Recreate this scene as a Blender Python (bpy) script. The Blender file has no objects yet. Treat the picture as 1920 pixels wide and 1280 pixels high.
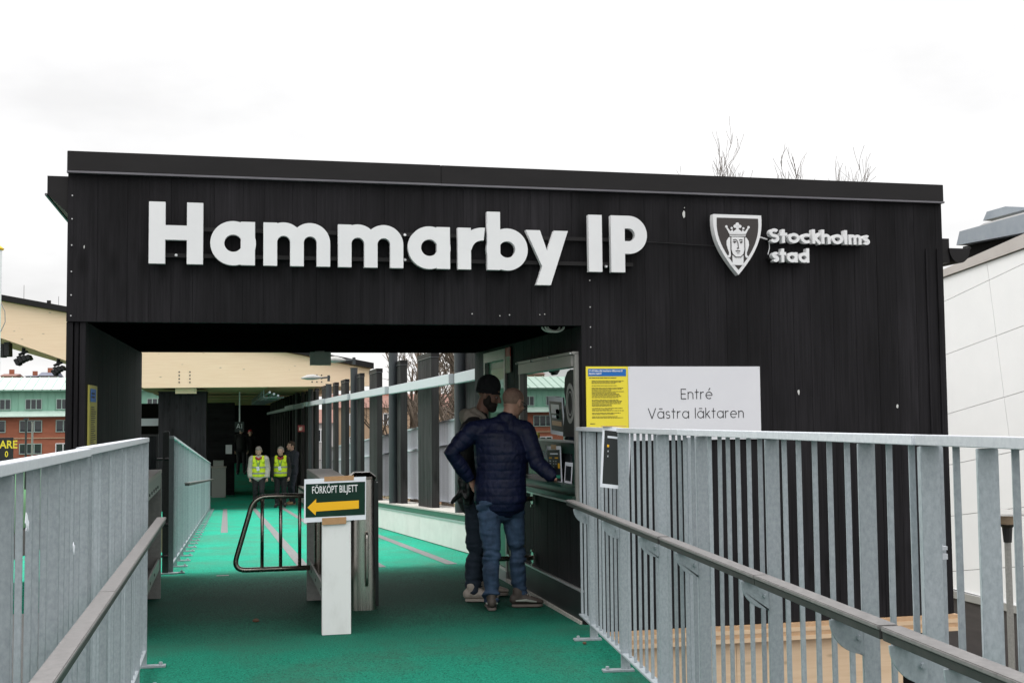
import bpy, bmesh, math, random
from mathutils import Vector, Matrix
R = random.Random(7)
SC = bpy.context.scene
COL = SC.collection
PI = math.pi
# ------------------------------------------------------------------ camera
EYE = 1.5
FPX, YAW, PITCH, ROLL = 2244.26, 0.231802, 0.0613487, -0.0096118   # focal length in photo pixels, radians
_f = Vector((math.sin(YAW) * math.cos(PITCH), math.cos(YAW) * math.cos(PITCH), math.sin(PITCH)))
_r0 = Vector((math.cos(YAW), -math.sin(YAW), 0)); _u0 = _r0.cross(_f)
_r = _r0 * math.cos(ROLL) + _u0 * math.sin(ROLL)
_u = -_r0 * math.sin(ROLL) + _u0 * math.cos(ROLL)
cam = bpy.data.cameras.new('camera'); camo = bpy.data.objects.new('camera', cam); COL.objects.link(camo)
M = Matrix((_r, _u, -_f)).transposed().to_4x4(); M.translation = (0, 0, EYE)
camo.matrix_world = M
cam.sensor_width = 36; cam.lens = 36 * FPX / 1920; cam.clip_start = 0.05; cam.clip_end = 3000
SC.camera = camo
# ------------------------------------------------------------------ sky, sun, exposure
SUN_EL, SUN_AZ = math.radians(55), math.radians(282)     # azimuth from +Y towards +X
w = bpy.data.worlds.new('World'); SC.world = w; w.use_nodes = True
nt = w.node_tree; N = nt.nodes; L = nt.links; N.clear()
out = N.new('ShaderNodeOutputWorld')
sky = N.new('ShaderNodeTexSky'); sky.sky_type = 'NISHITA'; sky.sun_disc = False
sky.sun_elevation = SUN_EL; sky.sun_rotation = SUN_AZ
b1 = N.new('ShaderNodeBackground'); b1.inputs['Strength'].default_value = 0.1
L.new(sky.outputs[0], b1.inputs[0])
tc = N.new('ShaderNodeTexCoord'); sp = N.new('ShaderNodeSeparateXYZ'); L.new(tc.outputs['Generated'], sp.inputs[0])
mx = N.new('ShaderNodeMath'); mx.operation = 'MAXIMUM'; mx.inputs[1].default_value = 0.0; L.new(sp.outputs[2], mx.inputs[0])
g1 = N.new('ShaderNodeMath'); g1.operation = 'MULTIPLY_ADD'; g1.inputs[1].default_value = 2.1; g1.inputs[2].default_value = 0.625
pw_ = N.new('ShaderNodeMath'); pw_.operation = 'POWER'; pw_.inputs[1].default_value = 2.6; L.new(mx.outputs[0], pw_.inputs[0]); L.new(pw_.outputs[0], g1.inputs[0])                       # overcast sky: brighter towards the zenith
ad = N.new('ShaderNodeMath'); ad.operation = 'ADD'; ad.inputs[1].default_value = 0.22; L.new(mx.outputs[0], ad.inputs[0])
dv = N.new('ShaderNodeVectorMath'); dv.operation = 'DIVIDE'; L.new(tc.outputs['Generated'], dv.inputs[0])
cb = N.new('ShaderNodeCombineXYZ'); [L.new(ad.outputs[0], cb.inputs[i]) for i in range(3)]; L.new(cb.outputs[0], dv.inputs[1])
nz = N.new('ShaderNodeTexNoise'); nz.inputs['Scale'].default_value = 1.5; nz.inputs['Detail'].default_value = 6
nz.inputs['Roughness'].default_value = 0.5; L.new(dv.outputs[0], nz.inputs['Vector'])
cr = N.new('ShaderNodeMapRange'); cr.inputs[1].default_value = 0.34; cr.inputs[2].default_value = 0.62
cr.inputs[3].default_value = 0.86; cr.inputs[4].default_value = 1.10; L.new(nz.outputs[0], cr.inputs[0])
g2 = N.new('ShaderNodeMath'); g2.operation = 'MULTIPLY'; L.new(g1.outputs[0], g2.inputs[0]); L.new(cr.outputs[0], g2.inputs[1])
b2 = N.new('ShaderNodeBackground'); b2.inputs[0].default_value = (1.0, 0.992, 0.988, 1); L.new(g2.outputs[0], b2.inputs['Strength'])
ms = N.new('ShaderNodeMixShader'); ms.inputs[0].default_value = 0.965; L.new(b1.outputs[0], ms.inputs[1]); L.new(b2.outputs[0], ms.inputs[2])
L.new(ms.outputs[0], out.inputs[0])
sl = bpy.data.lights.new('sun', 'SUN'); sl.energy = 0.8; sl.angle = math.radians(25); sl.color = (1, 0.97, 0.92)
so = bpy.data.objects.new('sun', sl); COL.objects.link(so); so.location = (20, 30, 40)
_d = Vector((math.sin(SUN_AZ) * math.cos(SUN_EL), math.cos(SUN_AZ) * math.cos(SUN_EL), math.sin(SUN_EL)))
so.rotation_euler = (-_d).to_track_quat('-Z', 'Y').to_euler()
SC.view_settings.view_transform = 'Standard'; SC.view_settings.look = 'None'
SC.view_settings.exposure = 0.68; SC.view_settings.gamma = 1.0; SC.view_settings.use_curve_mapping = False

# ------------------------------------------------------------------ measuring helpers: a photo pixel's ray met with a real plane
def ray(px, py): return _f + _r * ((px - 960) / FPX) - _u * ((py - 640) / FPX)
def onY(px, py, Y):
    d = ray(px, py); t = Y / d.y; return Vector((d.x * t, Y, d.z * t + EYE))
def onX(px, py, X):
    d = ray(px, py); t = X / d.x; return Vector((X, d.y * t, d.z * t + EYE))
YB, S1, S2, YF = 12.45, -0.005, -0.0474, 37.5
def fz(Y):                                                # height of the walkway
    return S1 * Y if Y < YB else S1 * YB + S2 * (min(Y, YF) - YB)
# ------------------------------------------------------------------ object helpers
def tag(o, label=None, cat=None, group=None, kind=None):
    if label: o['label'] = label
    if cat: o['category'] = cat
    if group: o['group'] = group
    if kind: o['kind'] = kind
    return o
def thing(name, label, cat, loc=(0, 0, 0), rz=0, group=None):
    o = bpy.data.objects.new(name, None); COL.objects.link(o); o.location = loc; o.rotation_euler = (0, 0, rz)
    o.empty_display_size = 0.1
    return tag(o, label, cat, group)
def wloc(o):
    v = Vector((0, 0, 0))
    while o is not None: v += o.location; o = o.parent
    return v
def link(name, me, parent=None, loc=(0, 0, 0), rot=(0, 0, 0)):
    o = bpy.data.objects.new(name, me); COL.objects.link(o); o.parent = parent; o.location = loc; o.rotation_euler = rot
    return o
def copy_tree(o, parent=None):
    c = o.copy(); COL.objects.link(c); c.parent = parent
    for ch in list(o.children): copy_tree(ch, c)
    return c
class MB:
    def __init__(s): s.v = []; s.f = []
    def add(s, vs, fs):
        n = len(s.v); s.v += [tuple(v) for v in vs]; s.f += [tuple(i + n for i in f) for f in fs]; return s
    def box(s, x0, x1, y0, y1, z0, z1):
        return s.add([(x, y, z) for z in (z0, z1) for y in (y0, y1) for x in (x0, x1)],
                     [(0, 2, 3, 1), (4, 5, 7, 6), (0, 1, 5, 4), (2, 6, 7, 3), (0, 4, 6, 2), (1, 3, 7, 5)])
    def hexa(s, p):                                       # 4 bottom points (ccw from above), 4 top points
        return s.add(p, [(3, 2, 1, 0), (4, 5, 6, 7), (0, 1, 5, 4), (1, 2, 6, 5), (2, 3, 7, 6), (3, 0, 4, 7)])
    def bar(s, p, q, a, b, up=(0, 0, 1)):                 # rectangular bar from p to q, a wide sideways, b high
        p, q = Vector(p), Vector(q); t = (q - p).normalized(); sd = t.cross(Vector(up))
        if sd.length < 1e-6: sd = Vector((1, 0, 0))
        sd.normalize(); up = sd.cross(t); sd = sd * a / 2; up = up * b / 2
        return s.hexa([p - sd - up, p + sd - up, q + sd - up, q - sd - up, p - sd + up, p + sd + up, q + sd + up, q - sd + up])
    def tube(s, pts, r, n=8, cap=True):
        pts = [Vector(p) for p in pts]; m = len(pts); rr = r if isinstance(r, (list, tuple)) else [r] * m
        vs = []; sd = None
        for i, p in enumerate(pts):
            t = (pts[min(i + 1, m - 1)] - pts[max(i - 1, 0)]).normalized()
            if sd is None:
                sd = t.orthogonal().normalized()
            else:
                sd = (sd - t * sd.dot(t))
                sd = sd.normalized() if sd.length > 1e-5 else t.orthogonal().normalized()
            b = t.cross(sd)
            for k in range(n):
                a = 2 * PI * k / n; vs.append(p + (sd * math.cos(a) + b * math.sin(a)) * rr[i])
        fs = [(i * n + k, i * n + (k + 1) % n, (i + 1) * n + (k + 1) % n, (i + 1) * n + k) for i in range(m - 1) for k in range(n)]
        if cap: fs += [tuple(range(n - 1, -1, -1)), tuple((m - 1) * n + k for k in range(n))]
        return s.add(vs, fs)
    def cyl(s, x, y, z0, z1, r, n=16, r1=None):
        return s.tube([(x, y, z0), (x, y, z1)], [r, r if r1 is None else r1], n)
    def prism(s, poly, a, b, axis='y'):                   # 2-D outline (u, v) swept along an axis from a to b
        if axis == 'y': P = lambda u, v, d: (u, d, v)
        elif axis == 'x': P = lambda u, v, d: (d, u, v)
        else: P = lambda u, v, d: (u, v, d)
        n = len(poly); vs = [P(u, v, a) for u, v in poly] + [P(u, v, b) for u, v in poly]
        ar = sum(poly[i][0] * poly[(i + 1) % n][1] - poly[(i + 1) % n][0] * poly[i][1] for i in range(n))
        fl = (ar > 0) == (axis == 'x' or axis == 'z')
        if b < a: fl = not fl
        f0 = tuple(range(n)); f1 = tuple(range(n, 2 * n)); sd = [(i, (i + 1) % n, n + (i + 1) % n, n + i) for i in range(n)]
        if fl: fs = [f0[::-1], f1] + sd
        else: fs = [f0, f1[::-1]] + [q[::-1] for q in sd]
        return s.add(vs, fs)
    def ring(s, cu, cv, ro, ri, a0, a1, d0, d1, n=20, axis='y', sv=1.0):   # flat annulus sector as a prism
        def P(u, v, d): return (u, d, v) if axis == 'y' else (d, u, v)
        vs = []; full = abs(a1 - a0) > 359.9; m = n if full else n + 1
        for i in range(m):
            a = math.radians(a0 + (a1 - a0) * i / n); c, sn = math.cos(a), math.sin(a) * sv
            vs += [P(cu + ro * c, cv + ro * sn, d0), P(cu + ri * c, cv + ri * sn, d0), P(cu + ro * c, cv + ro * sn, d1), P(cu + ri * c, cv + ri * sn, d1)]
        fs = []
        for i in range(n):
            a = i * 4; b = ((i + 1) % m) * 4
            fs += [(a, b, b + 1, a + 1), (a + 2, a + 3, b + 3, b + 2), (a, a + 2, b + 2, b), (a + 1, b + 1, b + 3, a + 3)]
        if not full:
            e = n * 4; fs += [(0, 1, 3, 2), (e, e + 2, e + 3, e + 1)]
        return s.add(vs, fs)
    def mesh(s, name, mat, off=None, bevel=0, smooth=False):
        me = bpy.data.meshes.new(name)
        vs = s.v if off is None else [(v[0] - off[0], v[1] - off[1], v[2] - off[2]) for v in s.v]
        me.from_pydata(vs, [], s.f)
        bm = bmesh.new(); bm.from_mesh(me); bmesh.ops.recalc_face_normals(bm, faces=bm.faces)
        if bevel:
            es = [e for e in bm.edges if len(e.link_faces) == 2 and e.calc_face_angle(0) > 0.6]
            bmesh.ops.bevel(bm, geom=es, offset=bevel, segments=2, affect='EDGES', clamp_overlap=True)
        bm.to_mesh(me); bm.free()
        if smooth is True: me.shade_smooth()
        elif smooth: me.shade_smooth(); me.set_sharp_from_angle(angle=smooth)
        me.materials.append(mat); me.update()
        return me
    def build(s, name, mat, parent=None, bevel=0, smooth=False):
        return link(name, s.mesh(name, mat, wloc(parent) if parent else None, bevel, smooth), parent)
# ------------------------------------------------------------------ materials
def mat(name, col, rough=0.6, metal=0.0, spec=0.5):
    m = bpy.data.materials.new(name); m.use_nodes = True; p = m.node_tree.nodes['Principled BSDF']
    p.inputs['Base Color'].default_value = (*col, 1); p.inputs['Roughness'].default_value = rough
    p.inputs['Metallic'].default_value = metal; p.inputs['Specular IOR Level'].default_value = spec
    return m
def nodes(m): return m.node_tree.nodes, m.node_tree.links, m.node_tree.nodes['Principled BSDF']
def noisy(name, c0, c1, scale=(6, 6, 6), rough=(0.5, 0.7), metal=0.0, detail=6, bump=0.0, bscale=None, lo=0.3, hi=0.7, island=0.0, spec=0.5, coord='Object'):
    """base colour between c0 and c1 by stretched noise, optional relief and per-object tone"""
    m = mat(name, c0, rough[0], metal, spec); n, l, p = nodes(m)
    t = n.new('ShaderNodeTexCoord'); mp = n.new('ShaderNodeMapping'); mp.inputs['Scale'].default_value = scale
    l.new(t.outputs[coord], mp.inputs[0])
    oi = n.new('ShaderNodeObjectInfo'); va = n.new('ShaderNodeVectorMath'); va.operation = 'ADD'; l.new(mp.outputs[0], va.inputs[0])
    if island:
        mu = n.new('ShaderNodeMath'); mu.operation = 'MULTIPLY'; mu.inputs[1].default_value = 37.0; l.new(oi.outputs['Random'], mu.inputs[0]); l.new(mu.outputs[0], va.inputs[1])
    z = n.new('ShaderNodeTexNoise'); z.inputs['Scale'].default_value = 1; z.inputs['Detail'].default_value = detail; z.inputs['Roughness'].default_value = 0.65
    l.new(va.outputs[0], z.inputs['Vector'])
    r = n.new('ShaderNodeValToRGB'); r.color_ramp.elements[0].position = lo; r.color_ramp.elements[1].position = hi
    r.color_ramp.elements[0].color = (*c0, 1); r.color_ramp.elements[1].color = (*c1, 1); l.new(z.outputs[0], r.inputs[0])
    src = r.outputs[0]
    if island:
        mr = n.new('ShaderNodeMapRange'); mr.inputs[3].default_value = 1 - island; mr.inputs[4].default_value = 1 + island; l.new(oi.outputs['Random'], mr.inputs[0])
        vm = n.new('ShaderNodeVectorMath'); vm.operation = 'SCALE'; l.new(src, vm.inputs[0]); l.new(mr.outputs[0], vm.inputs['Scale']); src = vm.outputs[0]
    l.new(src, p.inputs['Base Color'])
    rr = n.new('ShaderNodeMapRange'); rr.inputs[3].default_value = rough[0]; rr.inputs[4].default_value = rough[1]; l.new(z.outputs[0], rr.inputs[0]); l.new(rr.outputs[0], p.inputs['Roughness'])
    if bump:
        z2 = z
        if bscale:
            mp2 = n.new('ShaderNodeMapping'); mp2.inputs['Scale'].default_value = bscale; l.new(t.outputs[coord], mp2.inputs[0])
            z2 = n.new('ShaderNodeTexNoise'); z2.inputs['Scale'].default_value = 1; z2.inputs['Detail'].default_value = 4; l.new(mp2.outputs[0], z2.inputs['Vector'])
        b = n.new('ShaderNodeBump'); b.inputs['Strength'].default_value = bump; b.inputs['Distance'].default_value = 0.01
        l.new(z2.outputs[0], b.inputs['Height']); l.new(b.outputs[0], p.inputs['Normal'])
    return m
MT = {}
def dark_wood(name, axis, c0=(0.0042, 0.0038, 0.0046), c1=(0.0220, 0.0205, 0.0232)):
    sc = [60, 60, 60]; sc[axis] = 1.6
    m = noisy(name, c0, c1, tuple(sc), (0.6, 0.85), bump=0.5, island=0.12, spec=0.16, lo=0.22, hi=0.80)
    n, l, p = nodes(m)                                    # knots and pale scuffs
    t = n['Texture Coordinate']; mp = n.new('ShaderNodeMapping'); s2 = [6, 6, 6]; s2[axis] = 2.2; mp.inputs['Scale'].default_value = s2
    l.new(t.outputs['Object'], mp.inputs[0]); vo = n.new('ShaderNodeTexVoronoi'); vo.inputs['Scale'].default_value = 1.0; l.new(mp.outputs[0], vo.inputs['Vector'])
    k = n.new('ShaderNodeMapRange'); k.inputs[1].default_value = 0.06; k.inputs[2].default_value = 0.30; k.inputs[3].default_value = 0.35; k.inputs[4].default_value = 1.0
    l.new(vo.outputs['Distance'], k.inputs[0])
    src = p.inputs['Base Color'].links[0].from_socket
    vm = n.new('ShaderNodeVectorMath'); vm.operation = 'SCALE'; l.new(src, vm.inputs[0]); l.new(k.outputs[0], vm.inputs['Scale'])
    geo = n.new('ShaderNodeNewGeometry'); mp3 = n.new('ShaderNodeMapping'); s3 = [2.6, 2.6, 2.6]; s3[axis] = 0.8; mp3.inputs['Scale'].default_value = s3; l.new(geo.outputs['Position'], mp3.inputs[0])
    z3 = n.new('ShaderNodeTexNoise'); z3.inputs['Scale'].default_value = 1; z3.inputs['Detail'].default_value = 5; l.new(mp3.outputs[0], z3.inputs['Vector'])
    k3 = n.new('ShaderNodeMapRange'); k3.inputs[1].default_value = 0.3; k3.inputs[2].default_value = 0.7; k3.inputs[3].default_value = 0.62; k3.inputs[4].default_value = 1.4; l.new(z3.outputs[0], k3.inputs[0])
    vm3 = n.new('ShaderNodeVectorMath'); vm3.operation = 'SCALE'; l.new(vm.outputs[0], vm3.inputs[0]); l.new(k3.outputs[0], vm3.inputs['Scale']); l.new(vm3.outputs[0], p.inputs['Base Color'])
    return m
MT['plank'] = dark_wood('black_stained_wood', 2)
MT['plankX'] = dark_wood('black_stained_wood_across', 0)
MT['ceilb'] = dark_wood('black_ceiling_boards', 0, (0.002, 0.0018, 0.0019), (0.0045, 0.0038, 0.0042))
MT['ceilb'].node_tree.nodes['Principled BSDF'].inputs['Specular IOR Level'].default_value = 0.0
MT['blade'] = dark_wood('weathered_black_wood', 2, (0.017, 0.016, 0.0165), (0.042, 0.040, 0.040))
MT['void'] = mat('dark_backing', (0.006, 0.006, 0.006), 0.9, spec=0.1)
MT['fascia'] = noisy('dark_fascia_metal', (0.009, 0.008, 0.0085), (0.015, 0.0135, 0.014), (2, 2, 8), (0.5, 0.65), spec=0.25)
MT['flash'] = noisy('flashing_edge', (0.12, 0.115, 0.13), (0.18, 0.175, 0.19), (3, 3, 3), (0.35, 0.5), metal=0.5)
MT['white'] = noisy('white_letter_paint', (0.74, 0.74, 0.75), (0.80, 0.80, 0.805), (3, 3, 3), (0.35, 0.5))
MT['letter_side'] = MT['white']
MT['board'] = noisy('white_sign_board', (0.70, 0.70, 0.74), (0.75, 0.75, 0.78), (1.5, 1.5, 1.5), (0.3, 0.45))
MT['ink'] = mat('black_ink', (0.012, 0.012, 0.014), 0.6)
MT['brown'] = mat('dark_brown_enamel', (0.030, 0.024, 0.022), 0.4)
MT['yellow'] = noisy('yellow_notice', (0.80, 0.66, 0.035), (0.86, 0.72, 0.05), (2, 2, 2), (0.4, 0.5))
MT['yellow_faded'] = noisy('faded_yellow_notice', (0.40, 0.36, 0.07), (0.48, 0.43, 0.10), (3, 3, 3), (0.5, 0.6))  # duller copy of the yellow: passage shade put into its colour
MT['blue'] = mat('blue_header', (0.005, 0.13, 0.45), 0.5)
MT['paper'] = noisy('paper', (0.72, 0.73, 0.80), (0.80, 0.81, 0.86), (9, 9, 9), (0.6, 0.8), bump=0.15)
MT['poster_green'] = noisy('dark_green_print', (0.003, 0.020, 0.013), (0.006, 0.036, 0.022), (4, 4, 4), (0.5, 0.6), spec=0.2)
MT['poster_black'] = mat('black_print', (0.012, 0.015, 0.016), 0.4)
MT['gold'] = mat('gold_print', (0.88, 0.46, 0.004), 0.5)
MT['mint'] = mat('mint_print', (0.05, 0.35, 0.22), 0.5)
MT['tape'] = noisy('brown_tape', (0.38, 0.21, 0.10), (0.48, 0.28, 0.14), (30, 8, 80), (0.3, 0.45))
def galv(name, c0, c1, metal=0.25):
    m = noisy(name, c0, c1, (85, 85, 55), (0.45, 0.62), metal, detail=5, bump=0.06, island=0.12, lo=0.28, hi=0.72)
    return m
MT['galv'] = galv('galvanised_steel', (0.27, 0.305, 0.33), (0.39, 0.43, 0.455))
MT['galv_light'] = galv('bright_galvanised_steel', (0.48, 0.50, 0.54), (0.60, 0.62, 0.65), 0.15)
MT['galv_dark'] = galv('dull_galvanised_steel', (0.035, 0.038, 0.038), (0.06, 0.062, 0.062))
MT['handrail'] = noisy('brown_composite_rail', (0.125, 0.118, 0.117), (0.19, 0.181, 0.178), (40, 40, 40), (0.42, 0.6), bump=0.1, spec=0.6)
MT['rail_dark'] = noisy('dark_rail_bar', (0.022, 0.021, 0.021), (0.04, 0.038, 0.037), (20, 20, 20), (0.45, 0.6))
MT['steel'] = noisy('brushed_stainless', (0.50, 0.47, 0.43), (0.62, 0.59, 0.54), (120, 120, 3), (0.22, 0.34), metal=1.0)
MT['steel_dark'] = noisy('dark_stainless_tube', (0.26, 0.23, 0.20), (0.36, 0.32, 0.285), (40, 40, 40), (0.2, 0.32), metal=1.0)
MT['cab'] = noisy('grey_cabinet_steel', (0.26, 0.26, 0.25), (0.35, 0.345, 0.33), (30, 30, 30), (0.4, 0.55), metal=0.3)
MT['cab_top'] = noisy('beige_cabinet_top', (0.36, 0.33, 0.30), (0.46, 0.43, 0.40), (60, 20, 60), (0.5, 0.6), metal=0.2)
MT['cab_white'] = noisy('scuffed_white_panel', (0.66, 0.65, 0.64), (0.76, 0.755, 0.75), (7, 7, 3), (0.45, 0.6), lo=0.25, hi=0.5)
MT['column'] = noisy('dark_grey_steel_column', (0.028, 0.031, 0.036), (0.042, 0.046, 0.052), (8, 8, 2), (0.35, 0.5), spec=0.5)
MT['lowwall'] = noisy('offwhite_wall_panel', (0.60, 0.575, 0.555), (0.70, 0.675, 0.65), (3, 3, 6), (0.4, 0.6), lo=0.2, hi=0.6)
MT['greencap'] = noisy('green_cap', (0.018, 0.10, 0.06), (0.03, 0.14, 0.085), (6, 6, 6), (0.4, 0.6))
MT['concrete'] = noisy('pale_ledge', (0.33, 0.32, 0.29), (0.48, 0.46, 0.42), (30, 30, 30), (0.7, 0.9), bump=0.3)
def glulam(name, c0, c1):
    m = noisy(name, c0, c1, (1.2, 1.2, 22), (0.55, 0.7), bump=0.05, lo=0.25, hi=0.75)
    n, l, p = nodes(m); t = n['Texture Coordinate']
    mp = n.new('ShaderNodeMapping'); mp.inputs['Scale'].default_value = (2.2, 2.2, 5.5); l.new(t.outputs['Object'], mp.inputs[0])
    vo = n.new('ShaderNodeTexVoronoi'); vo.inputs['Scale'].default_value = 1.0; l.new(mp.outputs[0], vo.inputs['Vector'])
    k = n.new('ShaderNodeMapRange'); k.inputs[1].default_value = 0.03; k.inputs[2].default_value = 0.11; k.inputs[3].default_value = 0.5; k.inputs[4].default_value = 1.0
    l.new(vo.outputs['Distance'], k.inputs[0]); src = p.inputs['Base Color'].links[0].from_socket
    vm = n.new('ShaderNodeVectorMath'); vm.operation = 'SCALE'; l.new(src, vm.inputs[0]); l.new(k.outputs[0], vm.inputs['Scale']); l.new(vm.outputs[0], p.inputs['Base Color'])
    return m
MT['glulam'] = glulam('pale_glulam', (0.84, 0.61, 0.415), (0.93, 0.715, 0.52))
MT['ply'] = glulam('spruce_plywood', (0.62, 0.44, 0.28), (0.74, 0.56, 0.38))
MT['lam0'] = noisy('laminate_light', (0.62, 0.44, 0.28), (0.70, 0.52, 0.34), (3, 3, 40), (0.6, 0.7))
MT['lam1'] = noisy('laminate_tan', (0.48, 0.29, 0.16), (0.58, 0.38, 0.22), (30, 30, 40), (0.6, 0.7))
MT['ceil_wood'] = glulam('ceiling_wood', (0.52, 0.37, 0.19), (0.68, 0.51, 0.29))
MT['door_green'] = mat('green_door_paint', (0.004, 0.16, 0.075), 0.4)
MT['dark_green'] = mat('dark_green_panel', (0.006, 0.032, 0.020), 0.3)
MT['frame_grey'] = noisy('grey_window_frame', (0.30, 0.29, 0.27), (0.38, 0.37, 0.35), (6, 6, 6), (0.4, 0.55), metal=0.3)
MT['alu'] = mat('bare_aluminium', (0.55, 0.55, 0.55), 0.35, 0.6)
def mirror_glass(name, c, refl, tint=(0.85, 0.88, 0.87)):
    m = bpy.data.materials.new(name); m.use_nodes = True; n = m.node_tree.nodes; l = m.node_tree.links; n.clear()
    o = n.new('ShaderNodeOutputMaterial'); d = n.new('ShaderNodeBsdfDiffuse'); d.inputs[0].default_value = (*c, 1)
    g = n.new('ShaderNodeBsdfGlossy'); g.inputs[0].default_value = (*tint, 1); g.inputs['Roughness'].default_value = 0.0
    x = n.new('ShaderNodeMixShader'); x.inputs[0].default_value = refl
    l.new(d.outputs[0], x.inputs[1]); l.new(g.outputs[0], x.inputs[2]); l.new(x.outputs[0], o.inputs[0]); return m
MT['mirror'] = mirror_glass('reflective_ticket_glass', (0.02, 0.03, 0.03), 0.62)
MT['glass_dark'] = mirror_glass('dark_window_glass', (0.02, 0.024, 0.026), 0.22)
MT['far_glass'] = mirror_glass('far_window_glass', (0.03, 0.035, 0.04), 0.05)
MT['glass_green'] = mirror_glass('pale_green_door_glass', (0.24, 0.46, 0.37), 0.12)
MT['black'] = mat('matt_black', (0.010, 0.010, 0.011), 0.6)
MT['black_gloss'] = mat('black_plastic', (0.012, 0.012, 0.013), 0.3)
MT['greybox'] = noisy('grey_green_box', (0.66, 0.70, 0.62), (0.74, 0.78, 0.70), (5, 5, 5), (0.5, 0.6))
MT['red'] = mat('red_paint', (0.45, 0.02, 0.02), 0.5)
MT['pale_red'] = noisy('faded_notice', (0.50, 0.38, 0.30), (0.58, 0.46, 0.37), (20, 20, 40), (0.6, 0.7))
MT['copper'] = noisy('patinated_copper', (0.17, 0.36, 0.27), (0.24, 0.45, 0.345), (0.6, 0.6, 0.25), (0.55, 0.7))
MT['copper_roof'] = noisy('pale_copper_roof', (0.38, 0.51, 0.44), (0.48, 0.60, 0.53), (0.8, 0.8, 0.3), (0.55, 0.7))
MT['bark'] = noisy('bare_bark', (0.055, 0.038, 0.027), (0.15, 0.115, 0.085), (14, 14, 3), (0.8, 0.95), bump=0.4)
MT['twig'] = noisy('thin_twigs', (0.06, 0.042, 0.032), (0.11, 0.08, 0.06), (5, 5, 5), (0.8, 0.9))
MT['leaf'] = noisy('dead_leaf', (0.07, 0.035, 0.02), (0.13, 0.07, 0.035), (30, 30, 30), (0.7, 0.9))
# ================================================================== ground and walkway
MT['asphalt'] = noisy('asphalt_ground', (0.045, 0.045, 0.045), (0.075, 0.072, 0.07), (2, 2, 2), (0.8, 0.95), bump=0.2)
m = MB(); m.box(-900, 900, -300, 1500, -3.9, -3.4); tag(m.build('ground', MT['asphalt']), kind='structure')
MT['lawn'] = noisy('winter_grass', (0.06, 0.065, 0.02), (0.14, 0.11, 0.04), (3, 3, 3), (0.8, 0.95), bump=0.4)
m = MB(); m.box(8.5, 13.0, 8, 60, -3.39, -3.3); tag(m.build('lawn', MT['lawn']), kind='structure')
m = MB(); m.box(6.5, 60, 30, 75, -3.385, -3.31); tag(m.build('lawn', MT['lawn']), kind='structure')
MT['turf'] = noisy('artificial_turf', (0.03, 0.13, 0.04), (0.05, 0.18, 0.06), (2, 2, 2), (0.8, 0.9))
m = MB(); m.box(-85, -9, 20, 130, -3.38, -3.36); tag(m.build('pitch', MT['turf']), kind='structure')
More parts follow.
